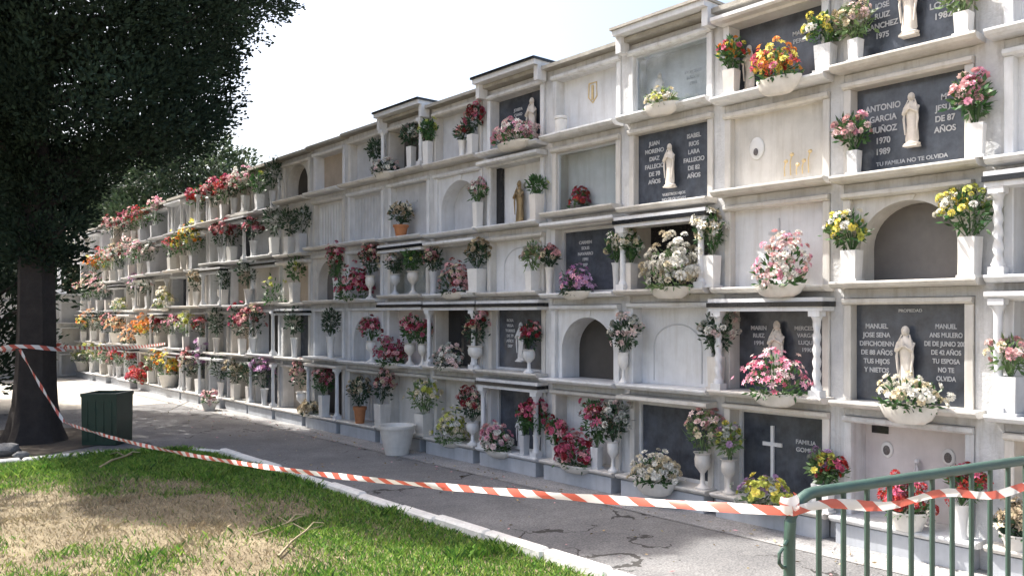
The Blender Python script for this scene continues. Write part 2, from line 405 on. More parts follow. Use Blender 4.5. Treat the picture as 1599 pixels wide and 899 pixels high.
# ------------------------------------------------------------------ statues, text
STATUE = None
def statue_mesh(b, H=.4, c=(0,0,0), flat=.62, m=0):
    cx, cy, cz = c
    prof = [(.0,0),(.155,0),(.16,.03),(.13,.045),(.115,.06),(.12,.10),(.108,.25),(.098,.40),(.105,.52),(.125,.64),(.128,.70),(.108,.765),(.07,.80),(.045,.82),(.04,.84),(.056,.865),(.066,.90),(.064,.945),(.045,.98),(.015,1.0)]
    n = 20; vs_ = []; fs = []
    for k,(r,z) in enumerate(prof):
        for i in range(n):
            a = 2*math.pi*i/n
            rr = r
            if .06 < z < .62: rr = r*(1+.07*math.cos(7*a+z*4))
            lean = .012*math.sin(z*5)
            vs_.append((cx+H*(rr*math.cos(a)+lean), cy+H*rr*flat*math.sin(a), cz+H*z))
    for k in range(len(prof)-1):
        for i in range(n):
            j = (i+1)%n; fs.append((k*n+i,k*n+j,(k+1)*n+j,(k+1)*n+i))
    fs.append(tuple(reversed(range(n))))
    b.add(vs_, fs, m)
    h = H
    b.ball((cx, cy-.032*h, cz+.905*h), (.042*h,.04*h,.055*h), 10, m)                      # face under the veil
    b.ball((cx, cy-.078*h, cz+.90*h), (.008*h,.012*h,.016*h), 6, m)
    for s in (-1,1):                                                                      # praying arms and mantle edges
        b.tube([(cx+s*.115*h,cy-.01*h,cz+.72*h),(cx+s*.125*h,cy-.07*h,cz+.60*h),(cx+s*.012*h,cy-.115*h,cz+.68*h)],[.038*h,.036*h,.02*h],8,m)
        b.tube([(cx+s*.062*h,cy-.02*h,cz+.86*h),(cx+s*.10*h,cy-.045*h,cz+.74*h),(cx+s*.13*h,cy-.05*h,cz+.5*h),(cx+s*.10*h,cy-.06*h,cz+.2*h)],[.012*h,.02*h,.022*h,.012*h],6,m)
    b.tube([(cx,cy-.11*h,cz+.66*h),(cx,cy-.115*h,cz+.76*h)],[.022*h,.007*h],8,m)
    b.box(cx-.13*h, cx+.13*h, cy-.1*h, cy+.1*h, cz-.03*h, cz+.0*h, m)

def text_obj(lines, size, x, y, z, parent, m, name='lettering', sx=1.0, lh=1.28, align='CENTER'):
    cu = bpy.data.curves.new('t', 'FONT'); cu.body = '\n'.join(lines); cu.size = size; cu.align_x = align; cu.align_y='TOP'
    cu.space_line = lh; cu.extrude = .002; cu.offset = size*.022
    o = bpy.data.objects.new('t', cu); COL.objects.link(o)
    bpy.context.view_layer.update()
    me = bpy.data.meshes.new_from_object(o.evaluated_get(bpy.context.evaluated_depsgraph_get()))
    bpy.data.objects.remove(o); bpy.data.curves.remove(cu)
    co = np.zeros(len(me.vertices)*3, dtype=np.float32); me.vertices.foreach_get('co', co); co = co.reshape(-1,3)
    out = np.stack([co[:,0]*sx+x, -co[:,2]+y, co[:,1]+z], axis=1)
    me.vertices.foreach_set('co', out.reshape(-1)); me.materials.clear(); me.materials.append(m); me.name = name; me.update()
    q = bpy.data.objects.new(name, me); COL.objects.link(q); q.parent = parent
    return q

ORD = ['first','second','third','fourth','fifth','sixth','seventh','eighth','ninth','tenth','eleventh','twelfth','thirteenth','fourteenth','fifteenth','sixteenth','seventeenth','eighteenth','nineteenth','twentieth','twenty-first','twenty-second','twenty-third','twenty-fourth','twenty-fifth']
TIER = {1:'top',2:'second',3:'third',4:'fourth',5:'bottom'}
def where(k, r): return '%s tier, %s column from right' % (TIER[r], ORD[max(k,0)])
USED = set()
def uniq(lab):
    assert lab not in USED, lab
    USED.add(lab); return lab

# ------------------------------------------------------------------ niche fronts
def column_part(root, x, y, h, m, twisted, r=.028):
    b = MB()
    b.box(x-.045,x+.045,y-.045,y+.045,0,.05); b.box(x-.045,x+.045,y-.045,y+.045,h-.04,h-.001)
    prof = [(r*1.35,.05),(r*1.35,.065),(r*1.0,.085)]
    n = 26
    for i in range(1,n): prof.append((r*(1-.12*i/n), .085+(h-.17)*i/n))
    prof += [(r*1.05,h-.075),(r*1.5,h-.05),(r*1.55,h-.04)]
    b.lathe(prof, 14, (x,y,0), 0, twist=(.20,70) if twisted else None)
    return b.build('column', m, root, smooth=True)

def arch_panel(b, W, H, aw, ah, y0, y1, m=0):
    # rectangle |x|<W, 0<z<H with an arched opening half width aw, springing height ah
    n = 18; arc = [(-aw,0.0),(-aw,ah)]+[(-aw*math.cos(math.pi*i/n), ah+aw*math.sin(math.pi*i/n)*.92) for i in range(1,n)]+[(aw,ah),(aw,0.0)]
    out = []
    for (x,z) in arc:
        if z <= ah+1e-6: out.append((math.copysign(W,x), z))
        else:
            a = math.atan2(z-ah, x); t = min(W/abs(math.cos(a)) if abs(math.cos(a))>1e-6 else 9, (H-ah)/math.sin(a))
            out.append((t*math.cos(a), ah+t*math.sin(a)))
    ci = [i for i in range(len(out))]
    N = len(arc); vs_ = []
    for (x,z) in arc: vs_.append((x,y0,z))
    for (x,z) in out: vs_.append((x,y0,z))
    for (x,z) in arc: vs_.append((x,y1,z))
    fs = []
    for i in range(N-1):
        fs.append((i,N+i,N+i+1,i+1)); fs.append((i,i+1,2*N+i+1,2*N+i))
    b.add(vs_, fs, m)
    for s in (-1,1):                                # fill the upper corners
        c = [(s*W,y0,H)]
        q = [p for p in out if p[0]*s > 0 and (abs(abs(p[0])-W) < 1e-6) and p[1] > ah]
        p1 = max(q, key=lambda p: p[1]) if q else (s*W,ah)
        q2 = [p for p in out if abs(p[1]-H) < 1e-6 and p[0]*s > 0]
        if q2:
            p2 = max(q2, key=lambda p: p[0]*s)
            tri = [(p1[0],y0,p1[1]),(s*W,y0,H),(p2[0],y0,H)]
            b.add(tri if s<0 else tri, [(0,1,2)], m)

def niche(k, r, kind, look, frame='white', slab='white', depth=.13, sp=.17, header='plain', cols=0, twisted=False, statue=None, text=None, slabm=None,
          emblem=None, glassd=False, roof=False, inner=None, sill_m=None, rootpos=None, label=None, H=None, catalog=True, plinth=True):
    H = H or znext(k,r)-zsill(k,r)
    if rootpos: root = empty('burial_niche', rootpos[0], rootpos[1])
    else: root = empty('burial_niche', (D, yc(k), zsill(k,r)), R(-90))
    tag(root, uniq(label or (look+', '+where(k,r))), 'burial niche', 'burial niches of the cemetery wall')
    near = k <= 8
    if frame == 'white' and rootpos is None: frame = random.choice(['white','white','paint','cream','ivory'])
    W = .455; oh = H-.115                       # clear opening in the body
    if k == 0: xl, xr = -W, W-.0
    fm = M[frame]
    b = MB(); jw = .055; hh = .045
    pr = random.choice([.012,.02,.03])
    lo, hi = -W, W
    if k == 1: lo += .0; hi -= .035 if not rootpos else 0
    if k == 0: lo += .035
    b.box(lo, lo+jw, -pr, depth+.02, 0.001, oh-hh, bev=.004); b.box(hi-jw, hi, -pr, depth+.02, 0.001, oh-hh, bev=.004)
    b.prism_x([(depth+.02,oh-hh),(-pr-.012,oh-hh),(-pr-.03,oh-hh+.015),(-pr-.03,oh-.006),(-pr-.022,oh-.001),(depth+.02,oh-.001)], lo, hi)
    b.build('surround', fm, root)
    # shelf
    b = MB(); z1 = 0
    b.prism_x([(-.001,-.046),(-sp+.05,-.046),(-sp+.02,-.036),(-sp+.008,-.022),(-sp,-.016),(-sp,-.004),(-sp+.004,0),(-.001,0)], -.487, .487)
    b.box(-W+.001, W-.001, -.001, depth+.02, -.044, -.0015)
    b.build('shelf', M[sill_m or frame], root)
    if r == 5 and plinth:
        b = MB(); b.box(-.452,.452,-sp+.035,-.002,-SILL[5]*ZK(k)+.001,-.048,bev=.004); b.build('plinth', M['plinth'], root)
    if header == 'bands':
        b = MB(); e = -sp+.02
        b.box(-.49,.49,e,-.002,oh-.075,oh-.042,0); b.box(-.50,.50,e-.014,-.003,oh-.0415,oh-.006,1); b.box(-.495,.495,e,-.002,oh-.0055,oh+.024,0)
        b.build('canopy', [M['white'],M['black']], root)
    if header == 'hood':
        b = MB(); e = -sp+.03
        b.prism_x([(-.002,oh-.03),(e,oh-.03),(e-.02,oh-.015),(e-.02,oh+.012),(-.002,oh+.02)], -.49, .49)
        b.build('canopy', M[frame], root)
    if roof:
        b = MB(); b.box(-.5,.5,-sp-.03,.5,H+.002,H+.05,0); b.box(-.515,.515,-sp-.05,.5,H+.0505,H+.075,1)
        b.box(-.5,-.44,-sp+.02,-.0315,oh-.03,H+.001,0); b.box(.44,.5,-sp+.02,-.0315,oh-.03,H+.001,0)
        b.build('canopy', [M['white'],M['black'] if roof == 'black' else M['tile']], root)
    if cols:
        ch = oh-.075 if header == 'bands' else oh-.03
        cy = -sp+.065
        for s in ((-1,1) if cols == 2 else (1,)): column_part(root, s*.425, cy, ch, M['white'], twisted)
    x0, x1 = lo+jw+.0005, hi-jw-.0005; h = oh-hh
    cx = (x0+x1)/2
    if kind == 'arch':
        b = MB(); aw = (x1-x0)/2-.055
        bb = MB(); arch_panel(bb, (x1-x0)/2, h-.001, aw, h*.42, .015, depth+.0)
        bb.v = [(v[0]+cx,v[1],v[2]) for v in bb.v]
        if near:
            n0 = h*.42+aw*.92
            bb.add([(cx-.045,.003,n0+.0),(cx+.045,.003,n0+.0),(cx+.062,.003,h-.002),(cx-.062,.003,h-.002),(cx-.045,.014,n0),(cx+.045,.014,n0),(cx+.062,.014,h-.002),(cx-.062,.014,h-.002)],[(0,1,2,3),(0,4,5,1),(1,5,6,2),(3,7,4,0)])
        bb.build('arched_panel', fm, root)
        b.box(x0,x1,depth+.001,depth+.02,0,h); g = b.build('gravestone', M[slabm or 'plaque'], root)
        if inner:
            b = MB(); b.box(cx-.16,cx+.12,depth-.008,depth-.0005,.02,h*.62); b.build('plaque', M[inner], root)
    else:
        sm = M[slabm or ('slate' if kind == 'slate' else slab)]
        b = MB()
        b.box(x0,x1,depth,depth+.02,0,h)
        g = b.build('gravestone', sm, root)
        if kind == 'slate' and inner:
            b = MB(); t = .028; y0_, y1_ = depth-.025, depth-.001
            b.box(x0,x0+t,y0_,y1_,.001,h-.001); b.box(x1-t,x1,y0_,y1_,.001,h-.001); b.box(x0+t,x1-t,y0_,y1_,h-.001-t,h-.001); b.box(x0+t,x1-t,y0_,y1_,.001,t)
            b.build('inner_frame', M[inner], root)
    yf = depth-.002
    if text:
        for (lines, size, tx, tz, sx) in text:
            for li, ln in enumerate(lines): text_obj([ln], size*.77, cx+tx, yf, h-tz-li*size*1.0, g, M['letter'], sx=sx)
    if statue:
        sx_, sz_, sh, sm_ = statue
        b = MB(); statue_mesh(b, sh, (cx+sx_, depth-.055 if sh > .2 else depth-.04, sz_+.012), m=0); b.build('statue', M[sm_], root, smooth=True)
    if emblem == 'cross':
        b = MB(); b.box(cx-.008,cx+.008,yf-.006,yf,h*.35,h*.86); b.box(cx-.09,cx-.0085,yf-.006,yf,h*.66,h*.70); b.box(cx+.0085,cx+.09,yf-.006,yf,h*.66,h*.70); b.build('cross', M['grey'], root)
    if emblem == 'whitecross':
        b = MB(); q=cx-.1; b.box(q-.013,q+.013,yf-.02,yf,h*.2,h*.82); b.box(q-.085,q-.0135,yf-.02,yf,h*.58,h*.625); b.box(q+.0135,q+.085,yf-.02,yf,h*.58,h*.625); b.build('cross', M['white'], root)
    if emblem == 'archline':
        b = MB(); aw=.26; pts=[(cx-aw,yf,.03),(cx-aw,yf,h*.5)]+[(cx-aw*math.cos(math.pi*i/12),yf,h*.5+aw*.75*math.sin(math.pi*i/12)) for i in range(1,12)]+[(cx+aw,yf,h*.5),(cx+aw,yf,.03)]
        b.tube(pts,.007,6); b.build('engraved_arch', M['grey'], root)
    if emblem == 'oval':
        b = MB(); b.ball((cx-.19,yf-.004,h*.55),(.068,.012,.09),16); p = b.build('portrait', M['portrait'], root, smooth=True)
        b = MB(); b.ball((cx-.19,yf-.018,h*.50),(.022,.004,.03),10); b.build('photograph', M['photo'], p)
        b = MB()
        for i in range(5):
            xx = cx+.06+i*.05; b.tube([(xx,yf-.01,h*.12),(xx+.01,yf-.03,h*.22+.04*math.sin(i*2)),(xx+.03,yf-.04,h*.30+.05*math.sin(i*2))],.005,5); b.ball((xx+.03,yf-.04,h*.30+.05*math.sin(i*2)),(.02,.012,.016),6)
        b.build('metal_spray', M['gold'], root)
    if emblem == 'gold':
        b = MB(); b.tube([(cx-.05,yf,h*.84),(cx-.055,yf,h*.6),(cx,yf,h*.5),(cx+.055,yf,h*.6),(cx+.05,yf,h*.84),(cx-.05,yf,h*.84)],.008,6); b.box(cx-.012,cx+.012,yf-.01,yf,h*.55,h*.8); b.build('emblem', M['gold'], root)
    if emblem == 'portraits':
        for px_ in (-.22,.20):
            b = MB(); b.ball((cx+px_,yf-.004,h*.70),(.045,.01,.058),16); p = b.build('portrait', M['portrait'], root, smooth=True)
            b = MB(); b.ball((cx+px_,yf-.012,h*.695),(.026,.004,.036),12); b.build('photograph', M['photo'], p)
        b = MB(); b.box(cx-.33,cx-.21,yf-.008,yf,h*.87,h*.95); b.build('plaque', M['black'], root)
        b = MB()
        b.tube([(cx-.03,yf-.03,h*.30),(cx,yf-.03,h*.62),(cx+.03,yf-.03,h*.30)],[.03,.008,.03],8); b.ball((cx,yf-.03,h*.62),.018,8); b.build('relief', M['white'], root, smooth=True)
    if emblem == 'smallplaque':
        b = MB(); b.box(cx-.05,cx+.05,yf-.006,yf,h*.86,h*.93); b.build('plaque', M['black'], root)
        b = MB(); b.box(cx+.1,cx+.3,yf-.014,yf,h*.55,h*.80); b.build('metal_spray', M['bronze'], root)
    if emblem == 'ribs':
        b = MB()
        for i in range(9): b.tube([(x0+.07+i*.08,yf,.03),(x0+.07+i*.08,yf,h-.04)],.008,5)
        b.build('ribbing', M[slab], root)
    if emblem == 'brownside':
        for xx in (x0+.001, x1-.066):
            b = MB(); b.box(xx,xx+.065,depth-.06,depth-.001,.001,h-.001); b.build('granite_strip', M['black'], root)
    if glassd:
        b = MB(); t=.022; yg=.02
        b.box(x0,x0+t,yg-.012,yg+.012,.001,h-.001); b.box(x1-t,x1,yg-.012,yg+.012,.001,h-.001); b.box(x0+t,x1-t,yg-.012,yg+.012,h-.001-t,h-.001); b.box(x0+t,x1-t,yg-.012,yg+.012,.001,t)
        gd = b.build('glass_door', M['alu'], root)
        b = MB(); b.box(x0+t,x1-t,yg-.002,yg+.002,t,h-.001-t); b.build('pane', M['glass'], gd)
        b = MB(); b.ball((x1-t/2,yg-.02,h*.5),.01,8); b.build('knob', M['alu'], gd)
    return root

TX = lambda L, s, x, z, sx=.95: (L, s, x, z, sx*1.08)
S = {}
S[(0,1)] = dict(kind='slate', look='slate niche cut by the right picture edge', inner='white')
S[(0,2)] = dict(kind='plain', look='bare white plaster niche at right edge', emblem='cross', depth=.05)
S[(0,3)] = dict(kind='slate', look='dark niche with twisted white columns', header='bands', cols=2, twisted=True, inner='white', depth=.3)
S[(0,4)] = dict(kind='slate', look='dark niche with slim columns and pink roses', header='hood', cols=2, depth=.3, slabm='black')
S[(0,5)] = dict(kind='plain', look='brown-backed low niche behind the barrier', slab='beige', depth=.3)
S[(1,1)] = dict(kind='slate', look='weathered slate gravestone with praying figure and silver lettering', frame='cream', depth=.06,
  text=[TX(['JOSE','RUIZ','SANCHEZ','1975'],.070,-.19,.13,.85), TX(['ANA','LOPEZ','1982'],.075,.22,.16), TX(['TUS HIJOS NO TE OLVIDAN'],.045,.02,.52)], statue=(.02,.12,.42,'statue'))
S[(1,2)] = dict(kind='slate', look='slate gravestone lettered ANTONIO GARCIA with Virgin relief', frame='cream', depth=.08,
  text=[TX(['ANTONIO','GARCIA','MUÑOZ','1970','1989'],.078,-.195,.12,.82), TX(['Mª','JESUS','DE 87','AÑOS'],.072,.225,.13,.85), TX(['TU FAMILIA NO TE OLVIDA'],.05,.0,.53)], statue=(.03,.16,.36,'statue'))
S[(1,3)] = dict(kind='arch', look='keystone arch niche with grey plaque between yellow bouquets', frame='cream', depth=.22, inner='grey', slabm='plaque')
S[(1,3)]['inner'] = None
S[(1,4)] = dict(kind='slate', look='dark slate gravestone lettered MANUEL twice around tall statue', frame='white', depth=.07,
  text=[TX(['MANUEL','JOSE SENA','DIFICHOENN','DE 88 AÑOS','TUS HIJOS','Y NIETOS'],.062,-.235,.13,.80), TX(['MANUEL','ANS MULERO','DE DE JUNIO 2000','DE 42 AÑOS','TU ESPOSA','NO TE','OLVIDA'],.058,.235,.13,.72), TX(['PROPIEDAD'],.038,0,.03)], statue=(-.005,.10,.42,'statue'))
S[(1,5)] = dict(kind='plain', look='pinkish niche with two oval portraits behind barrier', slab='pink', depth=.20, emblem='portraits', text=None)
S[(2,1)] = dict(kind='slate', look='slate niche with small statue behind yellow red flowers', depth=.12, header='hood', statue=(-.27,.05,.36,'statue'), text=[TX(['MARIA','PEREZ'],.06,.15,.14)])
S[(2,2)] = dict(kind='plain', look='cream marble niche with blank oval medallion and metal spray', frame='cream', slab='cream', depth=.05, emblem='oval')
S[(2,3)] = dict(kind='plain', look='plain marble niche with fine engraved cross', depth=.06, emblem='cross', frame='cream')
S[(2,4)] = dict(kind='slate', look='twisted column niche with statue and pink bouquet', header='bands', cols=2, twisted=True, depth=.12, sp=.2, statue=(-.02,.1,.44,'statue'),
  text=[TX(['MARIN','RUIZ','1994'],.06,-.22,.14), TX(['MERCEDES','VARGAS','LUQUE','1990'],.055,.2,.14)])
S[(2,5)] = dict(kind='slate', look='slate niche with small white cross and marble frame', inner='white', depth=.14, emblem='whitecross', text=[TX(['FAMILIA','GOMEZ'],.06,.18,.2)])
S[(3,1)] = dict(kind='slate', look='glass-doored niche with blue-grey slab under thick roof', glassd=True, roof='tile', depth=.16, slabm='grey', statue=(-.2,.03,.34,'statue'), text=[TX(['DOLORES','RAMOS','1988'],.05,.12,.2)])
S[(3,2)] = dict(kind='slate', look='slate gravestone with central Virgin and two lettered columns', depth=.05,
  text=[TX(['JUAN','MORENO','DIAZ','FALLECIO','DE 70','AÑOS'],.068,-.215,.07,.88), TX(['ISABEL','RIOS','LARA','FALLECIO','DE 82','AÑOS'],.068,.215,.07,.88), TX(['VUESTROS HIJOS','NO OS OLVIDAN'],.042,0,.55)], statue=(-.0,.14,.37,'statue'))
S[(3,3)] = dict(kind='slate', look='dark niche with banded canopy behind mixed white flowers', header='bands', cols=2, depth=.22, inner=None, slabm='black', sp=.2)
S[(3,4)] = dict(kind='plain', look='white marble niche with engraved arch line', depth=.10, emblem='archline', slab='white')
S[(3,5)] = dict(kind='slate', look='large slate niche with white frame above white dome bouquet', inner='white', depth=.08, header='hood')
S[(4,1)] = dict(kind='plain', look='plain white niche with gold emblem', depth=.10, emblem='gold', slab='white')
S[(4,2)] = dict(kind='plain', look='glass-doored white niche with red posy inside', glassd=True, depth=.16, slab='white')
S[(4,3)] = dict(kind='slate', look='slate niche with grey frame and lilac flowers', inner='grey', depth=.10, header='hood', text=[TX(['CARMEN','SOLIS','NAVARRO','1991','RIP'],.055,-.1,.12)])
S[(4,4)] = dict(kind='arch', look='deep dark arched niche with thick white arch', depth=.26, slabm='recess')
S[(4,5)] = dict(kind='plain', look='white niche with small black plaque and bronze', depth=.14, emblem='smallplaque')
S[(5,1)] = dict(kind='slate', look='slate niche with pale statue under black-edged roof', roof='black', depth=.10, statue=(.2,.03,.46,'statue'), text=[TX(['JOSEFA','CANO'],.055,-.08,.12)], header='plain')
S[(5,2)] = dict(kind='plain', look='white slab niche with black sides and brown statue', emblem='brownside', depth=.12, statue=(-.02,.01,.45,'bronze'), header='hood')
S[(5,3)] = dict(kind='plain', look='plain white niche with faint arch line', emblem='archline', depth=.06)
S[(5,4)] = dict(kind='slate', look='banded canopy slate niche with urn in front', header='bands', depth=.08, inner='grey', statue=(.05,.1,.40,'white'), text=[TX(['ROSA','VEGA','TORRES','DE 79','AÑOS','DEP'],.055,-.19,.12)])
S[(5,5)] = dict(kind='slate', look='banded canopy slate niche with two small statues', header='bands', cols=2, depth=.10, statue=(.02,.02,.36,'white'), inner='grey')
S[(6,1)] = dict(kind='plain', look='plain grey-white niche beside dark red flowers', depth=.08, slab='grey')
S[(6,2)] = dict(kind='arch', look='small arched niche with grey backing and pink flowers', depth=.2, slabm='grey')
S[(6,3)] = dict(kind='plain', look='plain pale niche behind dusky bouquet', depth=.12, header='hood', slab='grey')
S[(6,4)] = dict(kind='slate', look='black-backed niche under a long dark canopy', header='bands', cols=2, depth=.16, slabm='black')
S[(6,5)] = dict(kind='plain', look='plain cream niche behind leafy bouquets', depth=.12, slab='cream')
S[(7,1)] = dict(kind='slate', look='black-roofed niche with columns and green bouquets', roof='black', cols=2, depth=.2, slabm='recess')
S[(7,2)] = dict(kind='plain', look='grey-white niche with cross behind terracotta pot', emblem='cross', depth=.08, slab='grey')
S[(7,3)] = dict(kind='plain', look='glass-doored niche under black canopy with urn', glassd=True, header='bands', depth=.2, slab='grey')
S[(7,4)] = dict(kind='plain', look='pinkish niche with canopy behind red bouquet', header='bands', slab='pink', depth=.12)
S[(7,5)] = dict(kind='plain', look='cream niche behind a large green bouquet', slab='cream', depth=.12, frame='cream')
S[(8,1)] = dict(kind='plain', look='plain grey niche with dark bouquet', depth=.1, slab='grey')
S[(8,2)] = dict(kind='plain', look='ribbed marble niche without flowers', depth=.06, slab='grey', emblem='ribs')
S[(8,3)] = dict(kind='plain', look='shaded niche behind crimson bouquets', depth=.14, slab='grey')
S[(8,4)] = dict(kind='arch', look='arched marble niche with red flowers in urn', depth=.2, slabm='grey')
S[(8,5)] = dict(kind='plain', look='recessed grey niche with dried stalks', depth=.16, slab='grey', emblem='ribs')
S[(9,1)] = dict(kind='plain', look='beige plaster niche with no flowers', slab='beige', depth=.14)
S[(9,2)] = dict(kind='plain', look='plain ribbed pale niche', depth=.06, slab='white', emblem='ribs')
S[(9,3)] = dict(kind='arch', look='green-backed arched niche', depth=.16, slabm='plaque')
S[(9,4)] = dict(kind='plain', look='grey recessed niche with dark foliage', depth=.2, slab='grey')
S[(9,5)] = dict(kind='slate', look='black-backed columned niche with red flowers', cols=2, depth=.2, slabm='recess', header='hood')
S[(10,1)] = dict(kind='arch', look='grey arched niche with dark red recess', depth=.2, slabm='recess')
S[(10,2)] = dict(kind='plain', look='grey niche hidden by dark green bouquets', depth=.12, slab='grey')
S[(10,5)] = dict(kind='plain', look='bare plaster niche with brown posy', depth=.15, slab='beige')
S[(11,5)] = dict(kind='slate', look='dark columned niche with white lilac flowers', cols=2, depth=.15)
S[(11,4)] = dict(kind='slate', look='dark pink-stoned niche', depth=.2, slabm='recess', cols=2)
S[(12,3)] = dict(kind='plain', look='beige niche with lit white vase', slab='beige', depth=.1)
looks = {'plain':['plain %s niche','bare %s marble niche','simple %s stone niche'], 'slate':['dark slate niche in %s frame','columned dark niche in %s surround'], 'arch':['small arched %s niche']}
for k in range(K0+1, K1+1):
    for r in range(1,6):
        if (k,r) in S: niche(k, r, **S[(k,r)]); continue
        if k < 0:
            niche(k, r, 'plain', '', label='plain white niche beyond right edge of the photograph, %s tier' % TIER[r], depth=.1); continue
        kind = random.choice(['plain','plain','slate','slate','arch'])
        fr = random.choice(['white','white','cream','grey'])
        lk = random.choice(looks[kind]) % {'white':'white','cream':'cream','grey':'grey'}[fr]
        niche(k, r, kind, lk, frame=fr, slab=random.choice(['white','cream','grey','beige','pink'] if k < 10 else ['cream','beige','beige','grey','pink','plaque']), depth=random.uniform(.08,.24) if k < 10 else random.uniform(.2,.36), sp=random.uniform(.10,.24),  # darker slab colours further along stand in for shade inside the niches
              header=random.choice(['plain','plain','bands','hood']), cols=(2 if 'columned' in lk else 0), slabm=('plaque' if kind=='arch' else None))

# ------------------------------------------------------------------ flowers
def bloom_template():
    polys = []
    for ring,(n,r0,r1,z0,z1,wd,ph) in enumerate([(7,.12,1.0,.0,.22,.40,0),(6,.08,.68,.12,.52,.34,.4),(4,.02,.34,.2,.62,.26,.1)]):
        for i in range(n):
            a = 2*math.pi*i/n+ph; c, s = math.cos(a), math.sin(a)
            def P(r,t,z): return (r*c-t*s, r*s+t*c, z)
            rm = (r0+r1)*.55
            polys.append([P(r0,0,z0), P(rm,-wd,(z0+z1)*.5+.02), P(r1,0,z1), P(rm,wd,(z0+z1)*.5+.02)])
    return np.array(polys)
BT = bloom_template()
def mum_template():
    polys = []
    for lat,n in ((.12,9),(.5,8),(.95,6),(1.35,4)):
        for i in range(n):
            a = 2*math.pi*(i+.5*lat)/n; d = np.array([math.cos(lat)*math.cos(a), math.cos(lat)*math.sin(a), math.sin(lat)])
            t = np.array([-math.sin(a), math.cos(a), 0]); upv = np.cross(d,t)*-1
            polys.append([d*.45, d*.85-t*.24-upv*.05, d*1.0+upv*.18, d*.85+t*.24-upv*.05])
    P = np.array(polys); P[:,:,2] = P[:,:,2]*.8; return P
def lily_template():
    polys = []
    for i in range(6):
        a = 2*math.pi*i/6; c,s = math.cos(a), math.sin(a)
        P = lambda r,t,z: (r*c-t*s, r*s+t*c, z)
        polys.append([P(.05,0,0),P(.6,-.26,.45),P(1.25,0,.35),P(.6,.26,.45)])
    for i in range(3):
        a = 2*math.pi*i/3+.3; c,s = math.cos(a), math.sin(a)
        P = lambda r,t,z: (r*c-t*s, r*s+t*c, z)
        polys.append([P(0,0,0),P(.2,-.1,.4),P(.3,0,.75),P(.2,.1,.4)])
    return np.array(polys)
TEMPL = [BT, mum_template(), lily_template()]
BLOOM_ME = {}
def bloom_mesh(col, t):
    if (col,t) not in BLOOM_ME:
        o = quads_mesh('bloom', TEMPL[t].copy(), 4, M[col]); BLOOM_ME[(col,t)] = o.data; bpy.data.objects.remove(o)
    return BLOOM_ME[(col,t)]
def basis(nv):
    nv = nv/np.linalg.norm(nv); a = np.cross(nv, unit(1)[0]); a /= np.linalg.norm(a); return np.stack([a, np.cross(nv,a), nv], axis=1)

VH = {}
def container(kind, root, w=.12, h=.2):
    b = MB(); m = M[random.choice(['vase','vase','vase','basin','ivory','paint','grey'])]; z = h; name = 'vase'
    if kind not in ('basin','tub'): w *= random.uniform(.82,1.08)*(.86 if kind == 'square' else 1)
    if kind == 'square':
        t = .62*w; a = w/2
        b.box(-t*.95,t*.95,-t*.95,t*.95,0,.018)
        q = t*.72
        b.add([(-q,-q,.018),(q,-q,.018),(q,q,.018),(-q,q,.018),(-a*1.05,-a*1.05,h),(a*1.05,-a*1.05,h),(a*1.05,a*1.05,h),(-a*1.05,a*1.05,h),
               (-a*.8,-a*.8,h),(a*.8,-a*.8,h),(a*.8,a*.8,h),(-a*.8,a*.8,h),(-a*.7,-a*.7,h-.05),(a*.7,-a*.7,h-.05),(a*.7,a*.7,h-.05),(-a*.7,a*.7,h-.05)],
              [(0,1,5,4),(1,2,6,5),(2,3,7,6),(3,0,4,7),(4,5,9,8),(5,6,10,9),(6,7,11,10),(7,4,8,11),(8,9,13,12),(9,10,14,13),(10,11,15,14),(11,8,12,15),(12,13,14,15)])
        b.build(name, m, root)
    elif kind == 'goblet':
        s = w/2
        b.lathe([(s*.85,0),(s*.85,.012),(s*.55,.025),(s*.28,.05),(s*.25,.42*h),(s*.5,.5*h),(s*.88,.62*h),(s*.95,.8*h),(s*.85,.93*h),(s*1.1,h),(s*.9,h-.003),(s*.7,h-.03)],16)
        b.build(name, m, root, smooth=True)
    elif kind == 'cyl':
        s = w/2
        b.lathe([(s*.75,0),(s*.78,.01),(s*.62,.03),(s*.7,.5*h),(s*.86,.9*h),(s*1.05,h),(s*.9,h-.003),(s*.75,h-.03)],16)
        b.build(name, m, root, smooth=True)
    elif kind == 'pot':
        s = w/2
        b.lathe([(s*.7,0),(s*.95,h*.8),(s*1.08,h*.8),(s*1.1,h),(s*.95,h-.002),(s*.85,h-.03)],16)
        b.build('pot', M['terra'], root, smooth=True)
    elif kind == 'basin':
        prof = [(.30,-h),(.55,-h*.98),(.80,-h*.72),(.93,-h*.35),(1.0,-.012),(1.0,0),(.93,0),(.88,-.03)]
        b.lathe([(r*w/2, zz) for r,zz in prof],26,(0,0,.012),0,1,.42)
        b.build('planter', M['basin'], root, smooth=True); z = 0.02
    elif kind == 'tub':
        s = w/2
        b.lathe([(s*.66,0),(s*.98,h*.9),(s*1.05,h*.9),(s*1.06,h),(s*.96,h-.003),(s*.9,h-.04)],20)
        b.build('tub', M['basin'], root, smooth=True)
    return z

